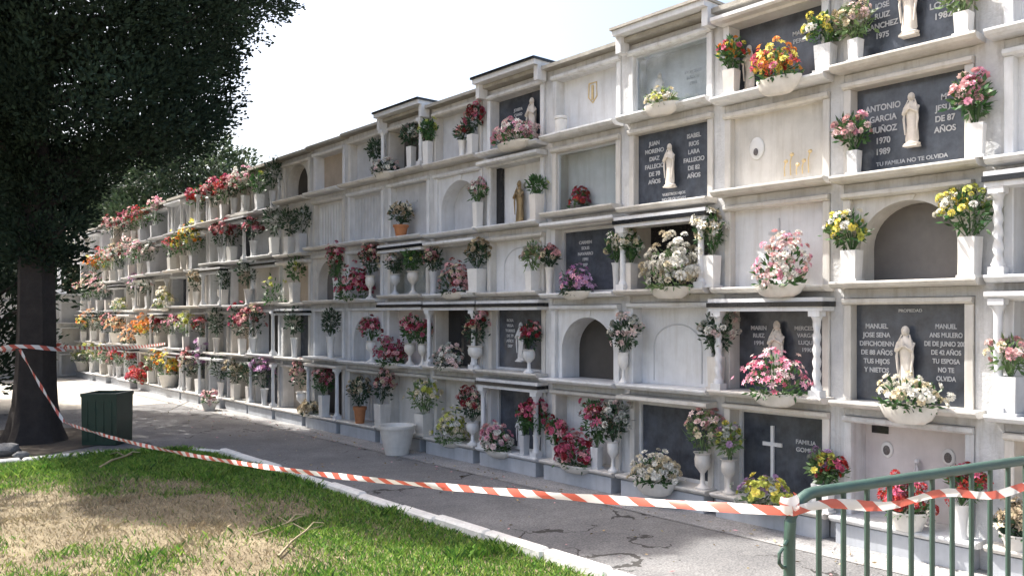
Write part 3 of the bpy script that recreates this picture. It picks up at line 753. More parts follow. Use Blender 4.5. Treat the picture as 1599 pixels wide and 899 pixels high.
def bouquet(root, z, W, Hh, pal, near, dome=False, nb=None, bs=.03):
    cols, leafm, _ = PAL[pal]
    kinds = random.choice([(0,),(1,),(1,1,0),(0,2),(1,2),(0,0,1)])
    if pal in ('magenta','lilac'): kinds = (2,)
    bs *= random.uniform(.85,1.15)
    W *= random.uniform(.9,1.1); Hh *= random.uniform(.88,1.1)
    rx = W/2; rz = Hh/2
    leafy = pal in ('green','greendark')
    n = nb or int(max(14, min(96, W*Hh/(bs*bs)*.66)))
    if leafy: n = max(3, n//5)
    if not near: n = int(n*.62)
    if dome: n = int(n*1.35)
    cz = z+(Hh*.15 if dome else Hh*.55)
    hz = Hh*.85 if dome else rz
    pts = []
    lobes = [(0.0,0.0,0.0,1.0)]
    for _ in range(random.choice([1,2,2,3])):
        lobes.append((random.uniform(-.55,.55), random.uniform(-.3,.3), random.uniform(-.25,.45) if not dome else random.uniform(-.1,.2), random.uniform(.45,.75)))
    droop = random.random() < .4
    lean = random.uniform(-.22,.22)
    for i in range(n):
        # spread over the visible outside of each lobe, a few set inside
        lx,ly,lz,lr = lobes[i%len(lobes)] if i%3 else lobes[0]
        f = random.random(); ph = math.acos(1-2*f) if not dome else math.acos(1-f*1.05)
        a = i*2.39996+random.uniform(-.3,.3); q = random.uniform(.7,1.0)
        d = np.array([math.sin(ph)*math.cos(a), math.sin(ph)*math.sin(a), math.cos(ph)])
        if not dome and d[2] < -.25+random.uniform(-.35,.25): continue
        p = np.array([(lx*.8+d[0]*lr*q)*rx, (ly+d[1]*lr*.72*q)*rx, cz+(lz*.6+d[2]*lr*q)*hz])
        if not dome: p[0] *= .72+.4*(p[2]-z)/Hh
        if random.random() < (.12 if droop else .06): p = p+np.array([d[0]*.3*rx, d[1]*.1*rx, -abs(random.gauss(0,.18))*hz])
        if dome: p[2] = max(p[2], z-.015)
        p[0] += lean*(p[2]-z)
        dd = d.copy(); dd[2] = dd[2]*.6+.35; pts.append((p,dd))
    # foliage
    nl = int((190 if near else 75)*(W*Hh/.09)**.5*(1.5 if leafy else 1))
    u = unit(nl); q = rng.uniform(.1,1.02,nl)**.5
    P = np.stack([u[:,0]*rx*q*.78, u[:,1]*rx*.56*q, cz+u[:,2]*hz*q*.78-hz*.12-(0 if not dome else .0)],axis=1)
    if dome: P[:,2] = np.maximum(P[:,2], z-.01)
    P[:,0] += lean*(P[:,2]-z)
    far_ = rng.random(nl) < .05; P[far_] += u[far_]*np.array([rx*.3,rx*.15,hz*.2])
    if dome: P[:,2] = np.maximum(P[:,2], z-.02)
    A = u*.8+np.array([0,0,.35])+rng.normal(size=(nl,3))*.35; A/=np.linalg.norm(A,axis=1,keepdims=True)
    s = 1.0 if near else 1.25
    LV = leaves(P,A,rng.uniform(.035,.075,nl)*s,rng.uniform(.014,.03,nl)*s)
    ns = 14 if near else 6
    if not dome:     # stems from the mouth of the vase
        b_ = np.zeros((ns,3)); b_[:,2] = z-.03; t_ = np.stack([rng.normal(size=ns)*rx*.4, rng.normal(size=ns)*rx*.3, np.full(ns,cz)],axis=1); ax=t_-b_; l_=np.linalg.norm(ax,axis=1); ax/=l_[:,None]
        LV = np.concatenate([LV, leaves(b_,ax,l_,np.full(ns,.012))])
    fo = quads_mesh('foliage', LV, 4, M[leafm], parent=root)
    if near or len(pts) < 100:
        for (p,dd) in pts:
            c = random.choice(cols); o = bpy.data.objects.new('bloom', bloom_mesh(c, random.choice(kinds))); COL.objects.link(o); o.parent = root
            o.location = p; o.rotation_euler = Matrix(basis(dd+rng.normal(size=3)*.25).tolist()).to_euler(); sc = bs*random.uniform(.75,1.25); o.scale = (sc,sc,sc*random.uniform(.9,1.3))
    else:
        allv = []; mi = []
        for (p,dd) in pts:
            c = random.randrange(len(cols)); Bm = basis(dd+rng.normal(size=3)*.25); sc = bs*random.uniform(.8,1.3)
            allv.append((BT*sc)@Bm.T+p); mi += [c]*len(BT)
        if allv: quads_mesh('blooms', np.concatenate(allv), 4, [M[c] for c in cols], np.array(mi), parent=root)

CN = {'square':'square white vase','goblet':'white footed urn','cyl':'slim white vase','pot':'terracotta pot','basin':'oval marble planter','tub':'round cream tub'}
NM = {'square':'flower_vase','goblet':'flower_urn','cyl':'flower_vase','pot':'potted_plant','basin':'flower_planter','tub':'flower_tub'}
CT_ = {'square':'flower vase','goblet':'flower vase','cyl':'flower vase','pot':'potted plant','basin':'planter','tub':'flower tub'}
def flowers(px, row, kind, pal, W, Hh, cw=.12, ch=.2, out=.09, bs=.03, label=None, zoff=0, extra=''):
    xw = D-out; y = wall_y(px, xw)
    k = int(math.floor((y-Y0)/CW))+1
    root = empty(NM[kind], (xw, y, zsill(k,row)+zoff+.0005), R(-90)+random.uniform(-.15,.15))
    lab = label or ('%s of %s flowers%s, %s' % (CN[kind], PAL[pal][2], extra, where(k,row)))
    if lab in USED:
        side = 'left of its twin'
        lab = lab.replace(' flowers', ' blooms').replace('column from right', 'column from right')
        if lab in USED: lab = 'another '+lab.replace('blooms','posies')
    tag(root, uniq(lab), CT_[kind], 'flowers set out on the niche shelves')
    z = container(kind, root, cw, ch)
    near = k <= 9
    if pal: bouquet(root, z, W, Hh, pal, near, dome=(kind in ('basin','tub')), bs=bs)
    return root

F = flowers
# --- column one (nearest), top to bottom
F(1505,1,'square','palerose',.26,.24,.10,.15)
F(1336,1,'square','wilted',.34,.30,.10,.16)
F(1525,2,'square','pink',.30,.32,.10,.22, extra=' near pilaster')
F(1334,2,'square','pink',.30,.28,.10,.17, extra=' on the left')
F(1515,3,'square','yellow',.34,.34,.13,.26, extra=' on the right')
F(1330,3,'square','yellow',.32,.28,.13,.22, extra=' on the left')
F(1418,4,'basin','white',.46,.24,.38,.12,out=.2,bs=.034)
F(1290,5,'square','red',.30,.22,.11,.2,out=.1, extra=' at left')
F(1500,5,'cyl','red',.30,.24,.12,.22,out=.1, extra=' beside twin portraits')
F(1418,5,'tub','red',.42,.26,.26,.13,out=.12,bs=.036)
F(1578,4,'square','palerose',.26,.26,.13,.24)
F(1590,5,'tub','dry',.26,.26,.2,.1,out=.1)
# --- column two
F(1289,1,'square','yellow',.26,.26,.13,.20)
F(1216,1,'basin','yellowred',.40,.30,.36,.12,out=.2,bs=.032)
F(1142,1,'square','yellowred',.28,.28,.11,.2)
F(1217,3,'basin','pinkwhite',.46,.38,.42,.10,out=.18,bs=.034)
F(1210,4,'basin','magenta',.54,.34,.38,.10,out=.2,bs=.028)
F(1281,5,'square','lilacyellow',.26,.26,.10,.2)
F(1197,5,'basin','lilacyellow',.50,.22,.40,.08,out=.2)
# --- column three
F(1033,1,'basin','greenwhite',.34,.13,.34,.10,out=.16)
F(1112,3,'square','white',.30,.40,.11,.26,extra=' on the right')
F(1046,3,'basin','spray',.66,.52,.40,.10,out=.2,bs=.044)
F(985,3,'square','white',.26,.30,.10,.24, extra=' beside a twin')
F(963,3,'cyl','white',.26,.32,.09,.26)
F(1118,4,'square','whitedark',.30,.42,.11,.26)
F(973,4,'goblet','whitedark',.34,.36,.12,.28)
F(1138,5,'goblet','lilacyellow',.28,.30,.13,.28)
F(1097,5,'goblet','palerose',.40,.34,.14,.30)
F(1022,5,'basin','white',.46,.26,.40,.12,out=.2)
# --- column four
F(876,1,'cyl',None,0,0,.11,.16) if False else None
F(907,2,'basin','red',.28,.16,.24,.03,out=.0,zoff=.035) if False else None
F(899,3,'basin','lilac',.44,.26,.38,.08,out=.16,bs=.028)
F(957,5,'goblet','whitedark',.36,.36,.13,.28)
F(932,5,'square','crimson',.30,.44,.10,.2)
F(898,5,'basin','crimson',.50,.30,.44,.08,out=.14)
F(868,5,'cyl','crimson',.26,.26,.1,.16)
# --- column five
F(802,1,'basin','pinkwhite',.62,.22,.50,.08,out=.16)
F(838,2,'square','green',.26,.22,.14,.26)
F(858,3,'cyl','rosewhite',.22,.22,.09,.26)
F(831,3,'square','wilted',.28,.30,.12,.20)
F(829,4,'goblet','yellowred',.10,.10,.16,.26) if False else None
F(826,4,'goblet','darkred',.26,.34,.16,.24)
F(838,5,'cyl','crimson',.42,.40,.1,.22)
F(819,5,'square','crimson',.28,.34,.1,.2)
F(777,5,'basin','pinkwhite',.48,.32,.44,.08,out=.14)
# --- column six
F(738,1,'square','darkred',.26,.34,.10,.22)
F(722,1,'cyl','rosewhite',.22,.22,.10,.18)
F(746,2,'square','pinkwhite',.26,.26,.11,.28)
F(745,3,'square','dry',.34,.34,.16,.26)
F(707,3,'basin','rosewhite',.48,.36,.4,.08,out=.14)
F(742,4,'goblet','rosewhite',.38,.42,.17,.26)
F(698,4,'basin','whitedark',.44,.26,.4,.06,out=.13)
F(738,5,'goblet','rosewhite',.38,.36,.17,.26)
F(703,5,'basin','greenwhite',.46,.40,.4,.08,out=.12)
# --- column seven
F(668,1,'square','green',.26,.26,.11,.28)
F(642,1,'square','whitedark',.36,.30,.11,.26)
F(626,2,'pot','dry',.40,.30,.17,.14)
F(677,3,'cyl','rosewhite',.26,.32,.11,.26)
F(645,3,'goblet','green',.32,.30,.17,.28)
F(617,3,'goblet','whitedark',.26,.28,.14,.26)
F(660,4,'goblet','crimson',.3,.3,.15,.26)
F(640,4,'goblet','crimson',.34,.34,.15,.26)
F(612,4,'basin','crimson',.46,.42,.4,.08,out=.13)
F(662,5,'square','greenwhite',.56,.44,.18,.26)
F(620,5,'tub',None,0,0,.42,.34,out=.42,zoff=-.195,label='large empty pale tub standing on the path against the wall')
# --- column eight
F(601,1,'basin','whitedark',.5,.2,.44,.08,out=.12)
F(585,1,'cyl','greendark',.32,.3,.11,.22)
F(578,3,'goblet','rosewhite',.36,.42,.15,.3)
F(551,3,'basin','crimson',.66,.58,.4,.06,out=.12)
F(580,4,'goblet','crimson',.36,.3,.17,.28)
F(597,5,'square','rosewhite',.34,.46,.2,.3)
F(562,5,'pot','dry',.4,.4,.18,.22)
# --- column nine and ten
F(525,3,'cyl','crimson',.34,.5,.12,.3)
F(516,4,'cyl','greendark',.4,.4,.14,.3)
F(506,5,'square','crimson',.42,.44,.14,.3)
F(471,5,'goblet','rosewhite',.46,.46,.18,.3)
F(487,5,'basin','dry',.5,.2,.4,.06)
F(470,2,'square','greendark',.4,.46,.14,.28)
F(452,2,'square','greendark',.4,.5,.14,.26)
F(460,3,'square','green',.42,.46,.14,.3)
F(428,3,'basin','green',.6,.46,.4,.06)
F(460,4,'cyl','greendark',.46,.46,.14,.3)
# --- further along
for t in [(240,1,'square','pinkwhite',.5,.5),(196,1,'square','darkred',.6,.5),(176,1,'cyl','rosewhite',.7,.5),(236,2,'square','whitedark',.4,.4),(218,2,'cyl','pinkwhite',.5,.5),(175,2,'square','palerose',.7,.6),(232,3,'square','whitedark',.4,.4),(155,3,'square','pinkwhite',.8,.6),(130,3,'square','rosewhite',.9,.6),(306,3,'cyl','dry',.4,.4),(315,4,'square','darkred',.4,.4),(245,4,'cyl','rosewhite',.4,.44),(174,4,'cyl','rosewhite',.7,.5),(146,4,'square','peach',.7,.5),(345,5,'cyl','greendark',.4,.5),(390,5,'square','greendark',.46,.5),(235,5,'square','greenwhite',.4,.36),(172,5,'cyl','rosewhite',.6,.4),(130,5,'tub','greenwhite',.8,.4),(426,1,'cyl','greendark',.44,.5),(405,1,'square','green',.4,.36),(383,1,'square','pinkwhite',.6,.42),(350,1,'square','red',.46,.44),(366,1,'cyl','darkred',.4,.4),(332,1,'square','darkred',.5,.5),
          (308,1,'cyl','red',.4,.46),(222,1,'square','red',.5,.5),(208,1,'cyl','crimson',.6,.5),(428,2,'square','greendark',.5,.5),
          (396,2,'cyl','darkred',.4,.4),(362,2,'square','darkred',.5,.46),(345,2,'cyl','darkred',.5,.5),(302,2,'square','gold',.6,.56),(286,2,'cyl','gold',.6,.46),(268,2,'square','red',.5,.36),
          (205,2,'square','pinkwhite',.6,.6),(188,2,'cyl','rosewhite',.6,.6),(163,2,'cyl','red',.8,.6),(150,2,'square','orange',.7,.5),
          (388,3,'cyl','greendark',.4,.46),(350,3,'square','greendark',.36,.36),(345,3,'goblet',None,0,0),(258,3,'basin','greenwhite',.6,.36),(210,3,'cyl','lilac',.4,.5),(188,3,'basin','greenwhite',.6,.3),(168,3,'square','whitedark',.5,.5),(140,3,'cyl','palerose',.8,.6),
          (395,4,'cyl','rosewhite',.5,.46),(378,4,'square','darkred',.56,.5),(338,4,'cyl','greendark',.36,.5),(290,4,'square','greenwhite',.46,.44),(268,4,'square','magenta',.42,.36),(226,4,'tub','orange',.6,.4),(205,4,'basin','peach',.6,.4),(185,4,'tub','peach',.7,.46),(160,4,'cyl','greendark',.5,.5),(130,4,'square','gold',.5,.4),
          (413,5,'cyl','lilac',.46,.5),(368,5,'square','dry',.46,.46),(312,5,'square','lilac',.5,.6),(295,5,'cyl','rosewhite',.42,.5),(264,5,'tub','gold',.54,.46),(250,5,'cyl','orange',.4,.5),(220,5,'basin','red',.8,.36),(205,5,'cyl','red',.5,.4),(185,5,'cyl','red',.4,.4),(160,5,'square','greenwhite',.6,.5),(143,5,'cyl','greenwhite',.6,.4)]:
    px,row,kd,pal,W,Hh = t
    F(px,row,kd,pal,W*1.15,Hh*1.12,.15 if kd not in('basin','tub') else .4,.26 if kd not in('basin',) else .07, bs=.042, label=None if pal else 'tall empty white vase catching the sun, third tier, thirteenth column from right')
F(327,5,'tub','pinkwhite',.42,.26,.26,.14,out=.4,zoff=-.195,bs=.04,label='round tub of pink and white flowers standing on the gutter by the plinth')
# jar and posies that stand inside niches
def jar(px,row,label):
    y = wall_y(px, D-.08); r_ = empty('jar',(D-.08,y,zsill(4,row)+.0005)); tag(r_, uniq(label), 'jar')
    b = MB(); b.lathe([(.055,0),(.06,.02),(.06,.13),(.05,.14)],16); b.build('jar_body', M['vase'], r_, smooth=True)
    b = MB(); b.lathe([(.064,.1405),(.064,.165),(.03,.175)],16); b.build('lid', M['vase'], r_, smooth=True)
jar(876,1,'small white lidded jar at the left end of the plain top-tier shelf')
ins = empty('flower_bowl',(D+.08, wall_y(905,D+.08), zsill(4,2)+.0005), R(-90)); tag(ins, uniq('red posy in a low bowl behind the glass door, second tier'), 'flower bowl')
b = MB(); b.lathe([(.05,0),(.09,.03),(.1,.06),(.09,.06),(.07,.03)],16); b.build('bowl', M['plaque'], ins, smooth=True)
bouquet(ins, .06, .26, .18, 'red', True, dome=True, bs=.03)

# ------------------------------------------------------------------ low return wall at the far end
YE = y_end1+.12
rw = empty('low_niche_wall', (3.4, YE, 0), 0); tag(rw, 'low three-tier niche wall closing the far end of the path', 'wall')
b = MB(); b.box(-3.2,2.9,.42,1.6,0,2.16)
for i in range(7): b.box(-3.2+i*1.0-.05 if i else -3.2,-3.2+i*1.0+.05,0,.42,0,2.16)
for j in range(3):
    for i in range(6): b.box(-3.15+i*1.0,-2.25+i*1.0,.006,.42,.7*(j+1)-.06,.7*(j+1)-.001 if j<2 else 2.155)
b.build('wall_body', M['stucco'], rw)
b = MB(); b.box(-3.3,2.95,-.08,1.65,2.163,2.21); b.build('coping', M['stucco'], rw)
for j in range(3):
    for i in range(3,6):
        niche(30, {0:4,1:3,2:2}[j], 'plain', '', label='small pale niche in the far low wall, %s tier, %s from its right end' % (['bottom','middle','upper'][j], ORD[5-i]), H=.69, rootpos=((3.4-2.7+i*1.0, YE, .7*j+.05), 0),
              slab=random.choice(['white','grey','cream']), depth=.1, sp=.1)
urn = empty('stone_cross',(5.35,YE+.5,2.212)); tag(urn, uniq('small white stone cross on top of the low far wall'), 'stone cross')
b = MB(); b.box(-.15,.15,-.12,.12,0,.1); b.box(-.04,.04,-.04,.04,.1,.7); b.box(-.18,-.0405,-.035,.035,.42,.5); b.box(.0405,.18,-.035,.035,.42,.5); b.build('cross_body', M['white'], urn)

# ------------------------------------------------------------------ kerb
random.seed(21)
kerb = empty('kerb',(KX,3,0)); tag(kerb, kind='structure')
b = MB()
yy = -11.0
while yy < 9.3:
    L_ = random.uniform(.42,.62)
    o = random.uniform(-.012,.012); z = .095+random.uniform(-.012,.01)
    dx = 0.0
    b.box(-.06+o, .035+o, yy-3, yy+L_-.008-3, 0, z, bev=.018)
    yy += L_
for (x,y,a) in [(3.66,9.6,25),(3.47,10.0,50),(3.1,10.27,75),(2.6,10.36,90),(2.1,10.4,92),(1.6,10.42,90),(1.1,10.4,90),(.6,10.4,90),(.1,10.4,90),(-.4,10.4,90),(-.9,10.4,90),(-1.4,10.4,90)]:
    c,s = math.cos(R(a)), math.sin(R(a)); n0=len(b.v)
    b.box(-.05,.05,-.24,.24,0,.05+random.uniform(0,.02),bev=.015)
    for i in range(n0,len(b.v)):
        vx,vy,vz=b.v[i]; b.v[i]=(vx*c-vy*s+x-KX, vx*s+vy*c+y-3, vz)
kb = b.build('kerb_stones', M['kerb'], kerb)

# ------------------------------------------------------------------ grass
def vnoise(x, y, sc, seed=0):
    r_ = np.random.default_rng(seed); G = r_.random((64,64))
    x = x*sc+100; y = y*sc+100; xi = np.floor(x).astype(int); yi = np.floor(y).astype(int); fx=x-xi; fy=y-yi
    fx = fx*fx*(3-2*fx); fy = fy*fy*(3-2*fy)
    g = lambda i,j: G[i%64, j%64]
    return (g(xi,yi)*(1-fx)+g(xi+1,yi)*fx)*(1-fy)+(g(xi,yi+1)*(1-fx)+g(xi+1,yi+1)*fx)*fy
def grass_field():
    n = 430000
    x = rng.uniform(-4.0, KX-.06, n); y = rng.uniform(.8, 10.3, n)
    # only where the lawn can be seen from around the viewpoint
    Zc = x*ST+y*CT; Xc = x*CT-y*ST
    ok = (Zc > 4.3) & (Zc < 11) & (Xc > -.8*Zc) & (y < 10.3-.35*np.clip((x-2.6),0,2))
    x = x[ok]; y = y[ok]
    f = .6*vnoise(x,y,.75,3)+.28*vnoise(x,y,2.1,4)+.12*vnoise(x,y,6,5)+.42*(vnoise(x,y,2.9,8)-.5)
    # dry patch in the middle left, greener towards the kerb
    dry = np.exp(-(((x-1.6)/1.5)**2+((y-7.3)/1.35)**2))*.50
    g = f+.10-dry+.22*np.clip((x-2.3)/1.2,0,1)
    keep = rng.random(len(x)) < np.clip((g-.1)*2.6, .3, 1)
    x=x[keep]; y=y[keep]; g=g[keep]; n=len(x)
    jit = g+rng.normal(size=n)*.13
    mi = np.where(jit<.31,3,np.where(rng.random(n)<.42,1,np.where(rng.random(n)<.3,2,0)))
    h = rng.uniform(.018,.046,n)*np.where(mi==3,.7,1)*(1+.9*(vnoise(x,y,3,9)>.78))
    wd = rng.uniform(.002,.0055,n)*np.where(mi==3,.75,1); a = rng.uniform(0,2*np.pi,n); ln = rng.uniform(.2,1.1,n)*h*np.where(mi==3,1.2,.9); a2 = rng.uniform(0,2*np.pi,n)
    base = np.stack([x,y,np.full(n,.03)],1); s = np.stack([np.cos(a)*wd,np.sin(a)*wd,np.zeros(n)],1)
    mid = base+np.stack([np.cos(a2)*ln*.35,np.sin(a2)*ln*.35,h*.6],1); tip = base+np.stack([np.cos(a2)*ln,np.sin(a2)*ln,h],1)
    V = np.stack([base-s, base+s, mid+s*.8, tip],1)
    o = quads_mesh('grass', V, 4, [M['grassg'],M['grassl'],M['grassd'],M['straw']], mi)
    tag(o, 'short patchy lawn grass, green by the kerb and dry in the middle', 'grass', kind='stuff')
grass_field()
def twig(name, pts, r, label, m='straw'):
    b = MB(); p0 = Vector(pts[0]); b.tube([Vector(p)-p0 for p in pts],[r*(1-.6*i/len(pts)) for i in range(len(pts))],6)
    q = Vector(pts[len(pts)//2])-p0; b.tube([q, q+Vector((.10,.08,.03)), q+Vector((.17,.05,.02))],[r*.7,r*.5,r*.3],5)
    b.tube([q, q+Vector((-.05,.10,.04)), q+Vector((-.12,.14,.02))],[r*.6,r*.5,r*.3],5)
    o = b.build(name, M[m]); o.location = p0; tag(o, label, 'twig', 'dry twigs lying on the lawn')
def gp(px,py,z=0):              # lawn point
    Z = (1.62-z)*1300/(py-493); x,y = cam2w((px-799.5)/1300*Z, Z); return (x,y,z)
twig('dry_twig',[gp(435,868,.05),gp(455,845,.06),gp(478,828,.06),gp(505,820,.05)],.010,'pale dry twig lying on the lawn, nearest the lit grass')
twig('dry_twig',[gp(395,835,.05),gp(425,825,.06),gp(450,815,.08),gp(472,805,.10)],.009,'pale forked twig lying across the dry lawn patch')
twig('dry_twig',[gp(155,730,.05),gp(175,718,.07),gp(195,712,.07),gp(222,703,.05)],.014,'straw coloured stalks lying at the lawn edge by the bin')

rng = np.random.default_rng(99)
nn = 420; lx = np.concatenate([rng.uniform(KX+.06,5.2,140), 5.45-np.abs(rng.normal(size=nn-140))*.22]); ly = rng.uniform(1.5,16,nn)
u_ = unit(nn); u_[:,2] = np.abs(u_[:,2])*.12; u_ /= np.linalg.norm(u_,axis=1,keepdims=True)
LV = leaves(np.stack([lx,ly,np.full(nn,.014)],1), u_, rng.uniform(.02,.05,nn), rng.uniform(.01,.022,nn)); LV[:,:,2] = np.clip(LV[:,:,2], .0125, .03)
lo_ = quads_mesh('leaf_litter', LV, 4, [M['straw'],M['b_rose'],M['bronze']], rng.choice([0,0,2,2,1],nn)); tag(lo_, 'dry leaves and fallen petals scattered along the path', 'leaf litter', kind='stuff')
# ------------------------------------------------------------------ trees
TXY = cam2w(-6.15, 10.7)
def ground_tree(name, x, y, rprof, label, n_clump, n_leaf, leafm, trunk_r, trunk_top, csize=.42, leaf=(.05,.11,.03), up=.5, seed=1, stems=1, group=None, thin=0.0):
    global rng
    rs = random.Random(seed); rng = np.random.default_rng(seed)
    root = empty(name,(x,y,0)); tag(root, uniq(label), 'tree', group)
    b = MB()
    top = trunk_top
    for s in range(stems):
        ox, oy = (0,0) if s == 0 else (rs.uniform(-.3,.3), rs.uniform(-.3,.3))
        tr = trunk_r if s==0 else trunk_r*.55
        n = 22; vs_=[]; fs=[]; hs=[0,.05,.2,.5,1,1.6,2.2,3,4.2,5.5,top]
        for k_,h_ in enumerate(hs):
            rr = tr*(1+.65*math.exp(-h_*4))*(1-.75*h_/top)
            if h_ == top: rr = .02
            for i in range(n):
                a = 2*math.pi*i/n
                q = rr*(1+.13*math.cos(5*a+h_*.5)+.06*math.cos(11*a+1+h_*.8)+.12*math.exp(-h_*2)*math.cos(4*a+2))
                vs_.append((ox*(1+h_*.5)+q*math.cos(a)+.03*math.sin(h_), oy*(1+h_*.5)+q*math.sin(a)+.04*math.sin(h_*.7+s), h_-.02))
        for k_ in range(len(hs)-1):
            for i in range(n):
                j=(i+1)%n; fs.append((k_*n+i,k_*n+j,(k_+1)*n+j,(k_+1)*n+i))
        b.add(vs_,fs)
    zs = [p[0] for p in rprof]; rsr = [p[1] for p in rprof]
    C = []; lobes = [(rs.uniform(0,6.28), rs.uniform(.05,.12), rs.randint(2,5)) for _ in range(3)]
    while len(C) < n_clump:
        z = rs.uniform(zs[0], zs[-1]); r_ = np.interp(z, zs, rsr)
        if rs.random() > (r_/max(rsr))*1.05+.05: continue
        a = rs.uniform(0,2*math.pi)
        q = r_*(1+sum(am*math.cos(nn*a+ph+z*.8) for ph,am,nn in lobes))*(1-thin*max(0,math.cos(a-R(215))))
        shell = rs.random()
        t = q*(rs.uniform(.82,1.0) if shell < .62 else (rs.uniform(.3,.85) if shell < .95 else rs.uniform(1.0,1.1)))
        C.append((t*math.cos(a), t*math.sin(a), z, csize*rs.uniform(.6,1.25)*(.7 if (thin and z < 3.8) else 1), a))
    for (cx,cy,cz,cr,a) in C[::max(1,len(C)//60)]:       # limbs
        z0 = max(trunk_r*3, cz-.55*math.hypot(cx,cy)); z0 = min(z0, top-.3)
        b.tube([(0,0,z0),(cx*.5,cy*.5,z0+(cz-z0)*.35),(cx*.95,cy*.95,cz)],[trunk_r*.28,trunk_r*.16,.012],6)
    b.build('trunk', M['bark'], root, smooth=True)
    Ps=[];As=[]
    for (cx,cy,cz,cr,a) in C:
        n = int(n_leaf*(cr/csize)**2)
        u = unit(n); q = rng.uniform(0,1,n)**.38
        P = u*q[:,None]*cr*np.array([1,1,.8])+np.array([cx,cy,cz])
        A = u*.6+np.array([math.cos(a)*.5,math.sin(a)*.5,up])+rng.normal(size=(n,3))*.3
        Ps.append(P);As.append(A)
    P=np.concatenate(Ps);A=np.concatenate(As);A/=np.linalg.norm(A,axis=1,keepdims=True); n=len(P)
    V = leaves(P,A,rng.uniform(leaf[0],leaf[1],n),rng.uniform(leaf[2]*.7,leaf[2]*1.3,n))
    V[:,:,2] = np.maximum(V[:,:,2], .1)
    quads_mesh('crown', V, 4, M[leafm], parent=root)
    return root
PROF = [(2.3,.35),(2.6,.5),(3.1,.6),(3.6,1.0),(3.95,1.95),(4.2,2.4),(4.6,2.3),(5.2,2.5),(6.0,3.0),(7.0,3.35),(8.0,3.2),(9.0,2.8),(10.0,1.8),(11.0,.5)]
ground_tree('cypress_tree', TXY[0], TXY[1], PROF, 'huge dark cypress in the left foreground with tape around its trunk', 2300, 190, 'conifer', .235, 9.5, .33, (.04,.09,.036), .5, 3, 1, thin=.5)
ground_tree('cypress_tree', 1.7, 16.8, [(.5,1.2),(2,1.5),(4,1.9),(6,1.9),(8,1.5),(10,.6)], 'dark cypress standing behind the big one at the left picture edge', 420, 110, 'conifer', .28, 8.5, .5, (.08,.17,.05), .5, 5, 1)
ground_tree('cypress_tree', -1.0, 22.5, [(2.4,1.0),(3.4,1.9),(5,2.4),(7,2.3),(9,1.5),(10.5,.5)], 'farther dark cypress beside the sunlit paving', 420, 110, 'conifer', .25, 9, .5, (.08,.17,.05), .5, 6, 1)
for i,(x,y,hh,rr,lab,lm) in enumerate([(12.4,35.0,9.3,3.6,'pale green bushy tree rising behind the far end of the wall','pine'),
        (8.2,40.5,9.2,3.8,'darker green tree behind the wall, left of the pale one','pine'),
        (1.5,38,9.5,4.0,'dark broad tree beyond the low far wall','conifer'),(-6,34,11,4.5,'tall dark tree far behind the cypress trunk','conifer'),(5.2,46,9,4.2,'dark green tree farthest beyond the low wall','conifer'),
        (-9,22,10,4.2,'dark tree at the far left edge, mostly hidden','conifer')]):
    ground_tree('broadleaf_tree', x, y, [(1.2,rr*.5),(hh*.3,rr*.85),(hh*.55,rr),(hh*.8,rr*.8),(hh*.97,rr*.3)], lab, 420, 130 if lm == 'pine' else 70, lm, .25, hh*.85, .75, (.14,.28,.10), .2, 11+i, 1, 'background trees')

for i,(x,y,lab) in enumerate([(-3.6,13.2,'unseen dark cypress added across the lawn to shade the middle of the wall'),]):  # added out of view to block skylight from the mid wall
    ground_tree('cypress_tree', x, y, [(.8,1.6),(2.5,2.6),(5,2.8),(7,2.4),(9,1.4),(10.5,.4)], lab, 420, 90, 'conifer', .25, 9, .55, (.10,.2,.07), .5, 31+i, 1, 'unseen trees added for shade')

# ------------------------------------------------------------------ tree side details
def stone(px,py,s,label):
    x,y,_ = gp(px,py,0); rs = random.Random(px)
    b = MB(); b.ball((0,0,s*.4),(s,s*.75,s*.5),12)
    b.v = [(v[0]*(1+rs.uniform(-.12,.12)),v[1]*(1+rs.uniform(-.12,.12)),v[2]*(1+rs.uniform(-.1,.1))) for v in b.v]
    o = b.build('stone', M['asphalt'], smooth=True); o.location=(x,y,.005); tag(o, uniq(label), 'stone')
stone(8,712,.16,'grey rounded stone at the left picture edge under the cypress')
stone(33,716,.09,'smaller pale stone just right of the rounded one')

# litter bin
bx, by, _ = gp(168, 692)
binr = empty('litter_bin',(bx,by,.012), R(-THETA)); tag(binr, uniq('square dark green litter bin beside the cypress trunk'), 'litter bin')
b = MB()
w0, w1, hh = .215, .222, .63
b.add([(-w0,-w0,0),(w0,-w0,0),(w0,w0,0),(-w0,w0,0),(-w1,-w1,hh),(w1,-w1,hh),(w1,w1,hh),(-w1,w1,hh),(-w1+.03,-w1+.03,hh),(w1-.03,-w1+.03,hh),(w1-.03,w1-.03,hh),(-w1+.03,w1-.03,hh),(-w0+.03,-w0+.03,.05),(w0-.03,-w0+.03,.05),(w0-.03,w0-.03,.05),(-w0+.03,w0-.03,.05)],
      [(3,2,1,0),(0,1,5,4),(1,2,6,5),(2,3,7,6),(3,0,4,7),(4,5,9,8),(5,6,10,9),(6,7,11,10),(7,4,8,11),(8,9,13,12),(9,10,14,13),(10,11,15,14),(11,8,12,15),(12,13,14,15)])
for i in range(4): b.box(-.15+i*.1-.010,-.15+i*.1+.010,-w1-.004,-w0+.02,.06,hh-.08)
b.build('bin_body', M['bin'], binr)
b = MB()
for (a0,a1,c0,c1) in [(-w1-.008,w1+.008,-w1-.008,-w1+.032),(-w1-.008,w1+.008,w1-.032,w1+.008),(-w1-.008,-w1+.032,-w1+.0325,w1-.0325),(w1-.032,w1+.008,-w1+.0325,w1-.0325)]: b.box(a0,a1,c0,c1,hh-.03,hh+.012)
b.build('rim', M['bin'], binr)

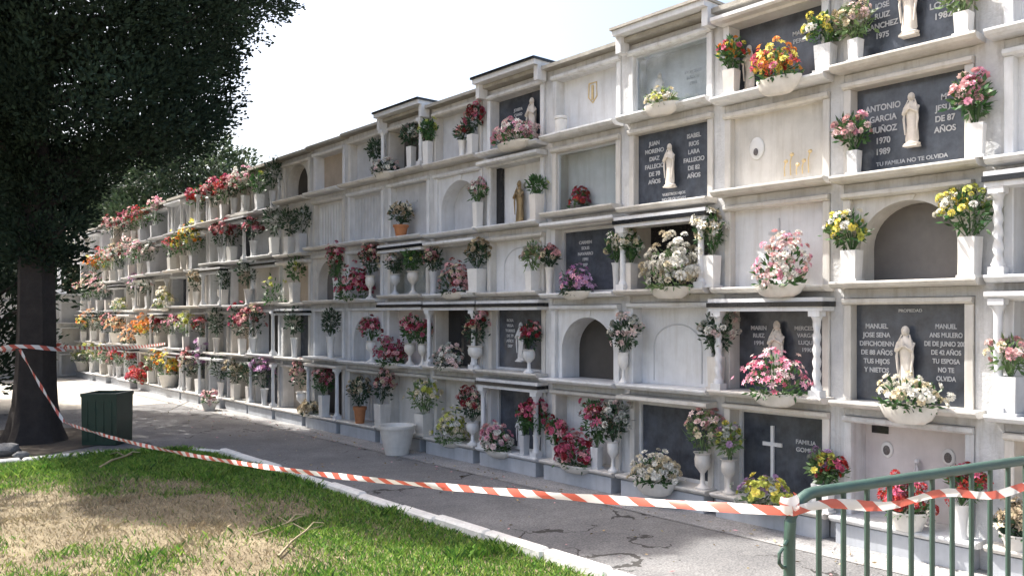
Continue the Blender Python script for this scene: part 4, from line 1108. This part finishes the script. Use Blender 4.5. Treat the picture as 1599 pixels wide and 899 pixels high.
# ------------------------------------------------------------------ barrier and tape
A3 = cam2w(.873, 2.62); B3 = cam2w(2.35, 3.46)
bd = Vector((B3[0]-A3[0],B3[1]-A3[1],0)); blen = bd.length; bd.normalize()
ang = math.atan2(bd.y,bd.x)
bar = empty('crowd_barrier',(A3[0],A3[1],0.004), ang); tag(bar, uniq('dark green tubular crowd barrier standing on the path at lower right'), 'barrier')
TOP = 1.05; rr = .0185
b = MB()
LL = 2.2
pts = [(0,0,.02),(0,0,TOP-.16)]+[(.11-.11*math.cos(R(a)),0,TOP-.11+.11*math.sin(R(a))-.0) for a in range(15,91,15)]+[(LL-.11,0,TOP)]+[(LL-.11+.11*math.sin(R(a)),0,TOP-.11+.11*math.cos(R(a))) for a in range(15,91,15)]+[(LL,0,TOP-.16),(LL,0,.02)]
b.tube(pts, rr, 14); b.build('tube_frame', M['green'], bar, smooth=True)
b = MB(); b.tube([(0,0,.22),(LL,0,.22)],.014,10); b.build('lower_rail', M['green'], bar, smooth=True)
xx = .135
while xx < LL-.05:
    b = MB(); b.tube([(xx,0,.222),(xx,0,TOP-.002)],.0095,8); b.build('vertical_bar', M['green'], bar, smooth=True); xx += .118
for fx in (.12, LL-.12):
    b = MB(); b.tube([(fx,-.24,.012),(fx,-.2,.03),(fx,0,.21),(fx,.2,.03),(fx,.24,.012)],.013,8); b.build('foot', M['green'], bar, smooth=True)
b = MB(); b.tube([(0,0,.83),(-.03,0,.83),(-.045,0,.845),(-.045,0,.875),(-.03,0,.89)],.006,8)
b.tube([(-.0,0,.91),(-.02,-.005,.91),(-.028,-.005,.90)],.006,6)
b.build('coupling_hook', M['green'], bar, smooth=True)

def tape(name, pts, width, label, parent=None, u0=0, tw=0.0, seed=1, period=.18):
    rs = random.Random(seed); P = [Vector(p) for p in pts]
    vs_=[];fs=[];uv=[];u=u0; up = Vector((0,0,1))
    for i,p in enumerate(P):
        t = (P[min(i+1,len(P)-1)]-P[max(i-1,0)]).normalized(); side = t.cross(up)
        if side.length < .1: side = Vector((CT,-ST,0))
        side.normalize(); n_ = side.cross(t).normalized()
        a = tw*math.sin(i*.55+seed)+.25*math.sin(i*.21)
        d = (n_*math.cos(a)+side*math.sin(a))*width*(.5+.06*math.sin(i*1.3+seed))
        c = side*math.sin(i*.9)*.003
        if i: u += (P[i]-P[i-1]).length/period
        vs_ += [p-d, p+c+side*.003, p+d]; uv += [(u,0),(u,.5),(u,1)]
    for i in range(len(P)-1):
        for j in (0,1): fs.append((3*i+j,3*i+3+j,3*i+4+j,3*i+1+j))
    me = bpy.data.meshes.new(name); o0 = P[0].copy()
    me.from_pydata([v-o0 for v in vs_],[],fs); me.materials.append(M['tape'])
    ul = me.uv_layers.new(name='UVMap')
    for l in me.loops: ul.data[l.index].uv = uv[l.vertex_index]
    me.polygons.foreach_set('use_smooth',[True]*len(me.polygons)); me.update()
    o = bpy.data.objects.new(name, me); COL.objects.link(o)
    if parent: o.parent = parent; o.location = o0-Vector(parent.location)
    else: o.location = o0
    if label: tag(o, uniq(label), 'barrier tape')
    return o
def span(a, b_, n, sag):
    a=Vector(a); b_=Vector(b_); return [a.lerp(b_,i/n)-Vector((0,0,sag*4*(i/n)*(1-i/n))) for i in range(n+1)]
pA = Vector((A3[0],A3[1],1.62-(797-493)/1300*2.60)) ; 
kx = cam2w(-5.42, 10.08); pK = Vector((kx[0],kx[1],1.62-(659-493)/1300*10.08))
tx = cam2w(-6.02, 10.18); pT = Vector((tx[0],tx[1],1.62-(545-493)/1300*10.18))
off = Vector((-ST,-CT,0))*.028
pA = pA+off
b_ = Vector((B3[0],B3[1],0)); pe = Vector((A3[0],A3[1],0))+bd*2.1
tp = span(pK, pA, 90, .14)
tape('barrier_tape', tp, .032, 'red and white striped tape stretched from the cypress foot to the barrier', tw=.5)
tp = [pA+Vector((0,0,0))]+[pA.lerp(Vector((pe.x,pe.y,pA.z-.10))+off*.7, i/24)+Vector((0,0,.014*math.sin(i*.9))) for i in range(1,25)]
tape('barrier_tape', tp, .032, 'red and white striped tape running along the front of the green barrier', tw=.12, seed=3)
tape('barrier_tape', span(pT, pK, 24, .03), .034, 'slanting striped tape down the front of the cypress trunk', tw=.5, seed=5)
# knot around the post top
b = MB()
kr = [pA-off+Vector((math.cos(a*.55)*.026,math.sin(a*.55)*.026,-.012+.0022*a)) for a in range(24)]
tape('barrier_tape', kr, .030, 'short turn of striped tape knotted round the barrier post', seed=7)
# loop round the trunk and far tape
lp = [Vector((TXY[0]+.37*math.cos(a*.2618), TXY[1]+.37*math.sin(a*.2618), pT.z+.03*math.sin(a*.5))) for a in range(25)]
tape('barrier_tape', lp, .05, 'striped tape looped around the cypress trunk', seed=9)
q0 = Vector((TXY[0]+.3,TXY[1]+.25,pT.z)); q1 = Vector((D-.2, wall_y(258,D-.2), 1.62-.55))
tape('barrier_tape', span(q0,q1,40,.05), .05, 'striped tape running from the cypress trunk towards the far wall', seed=11)
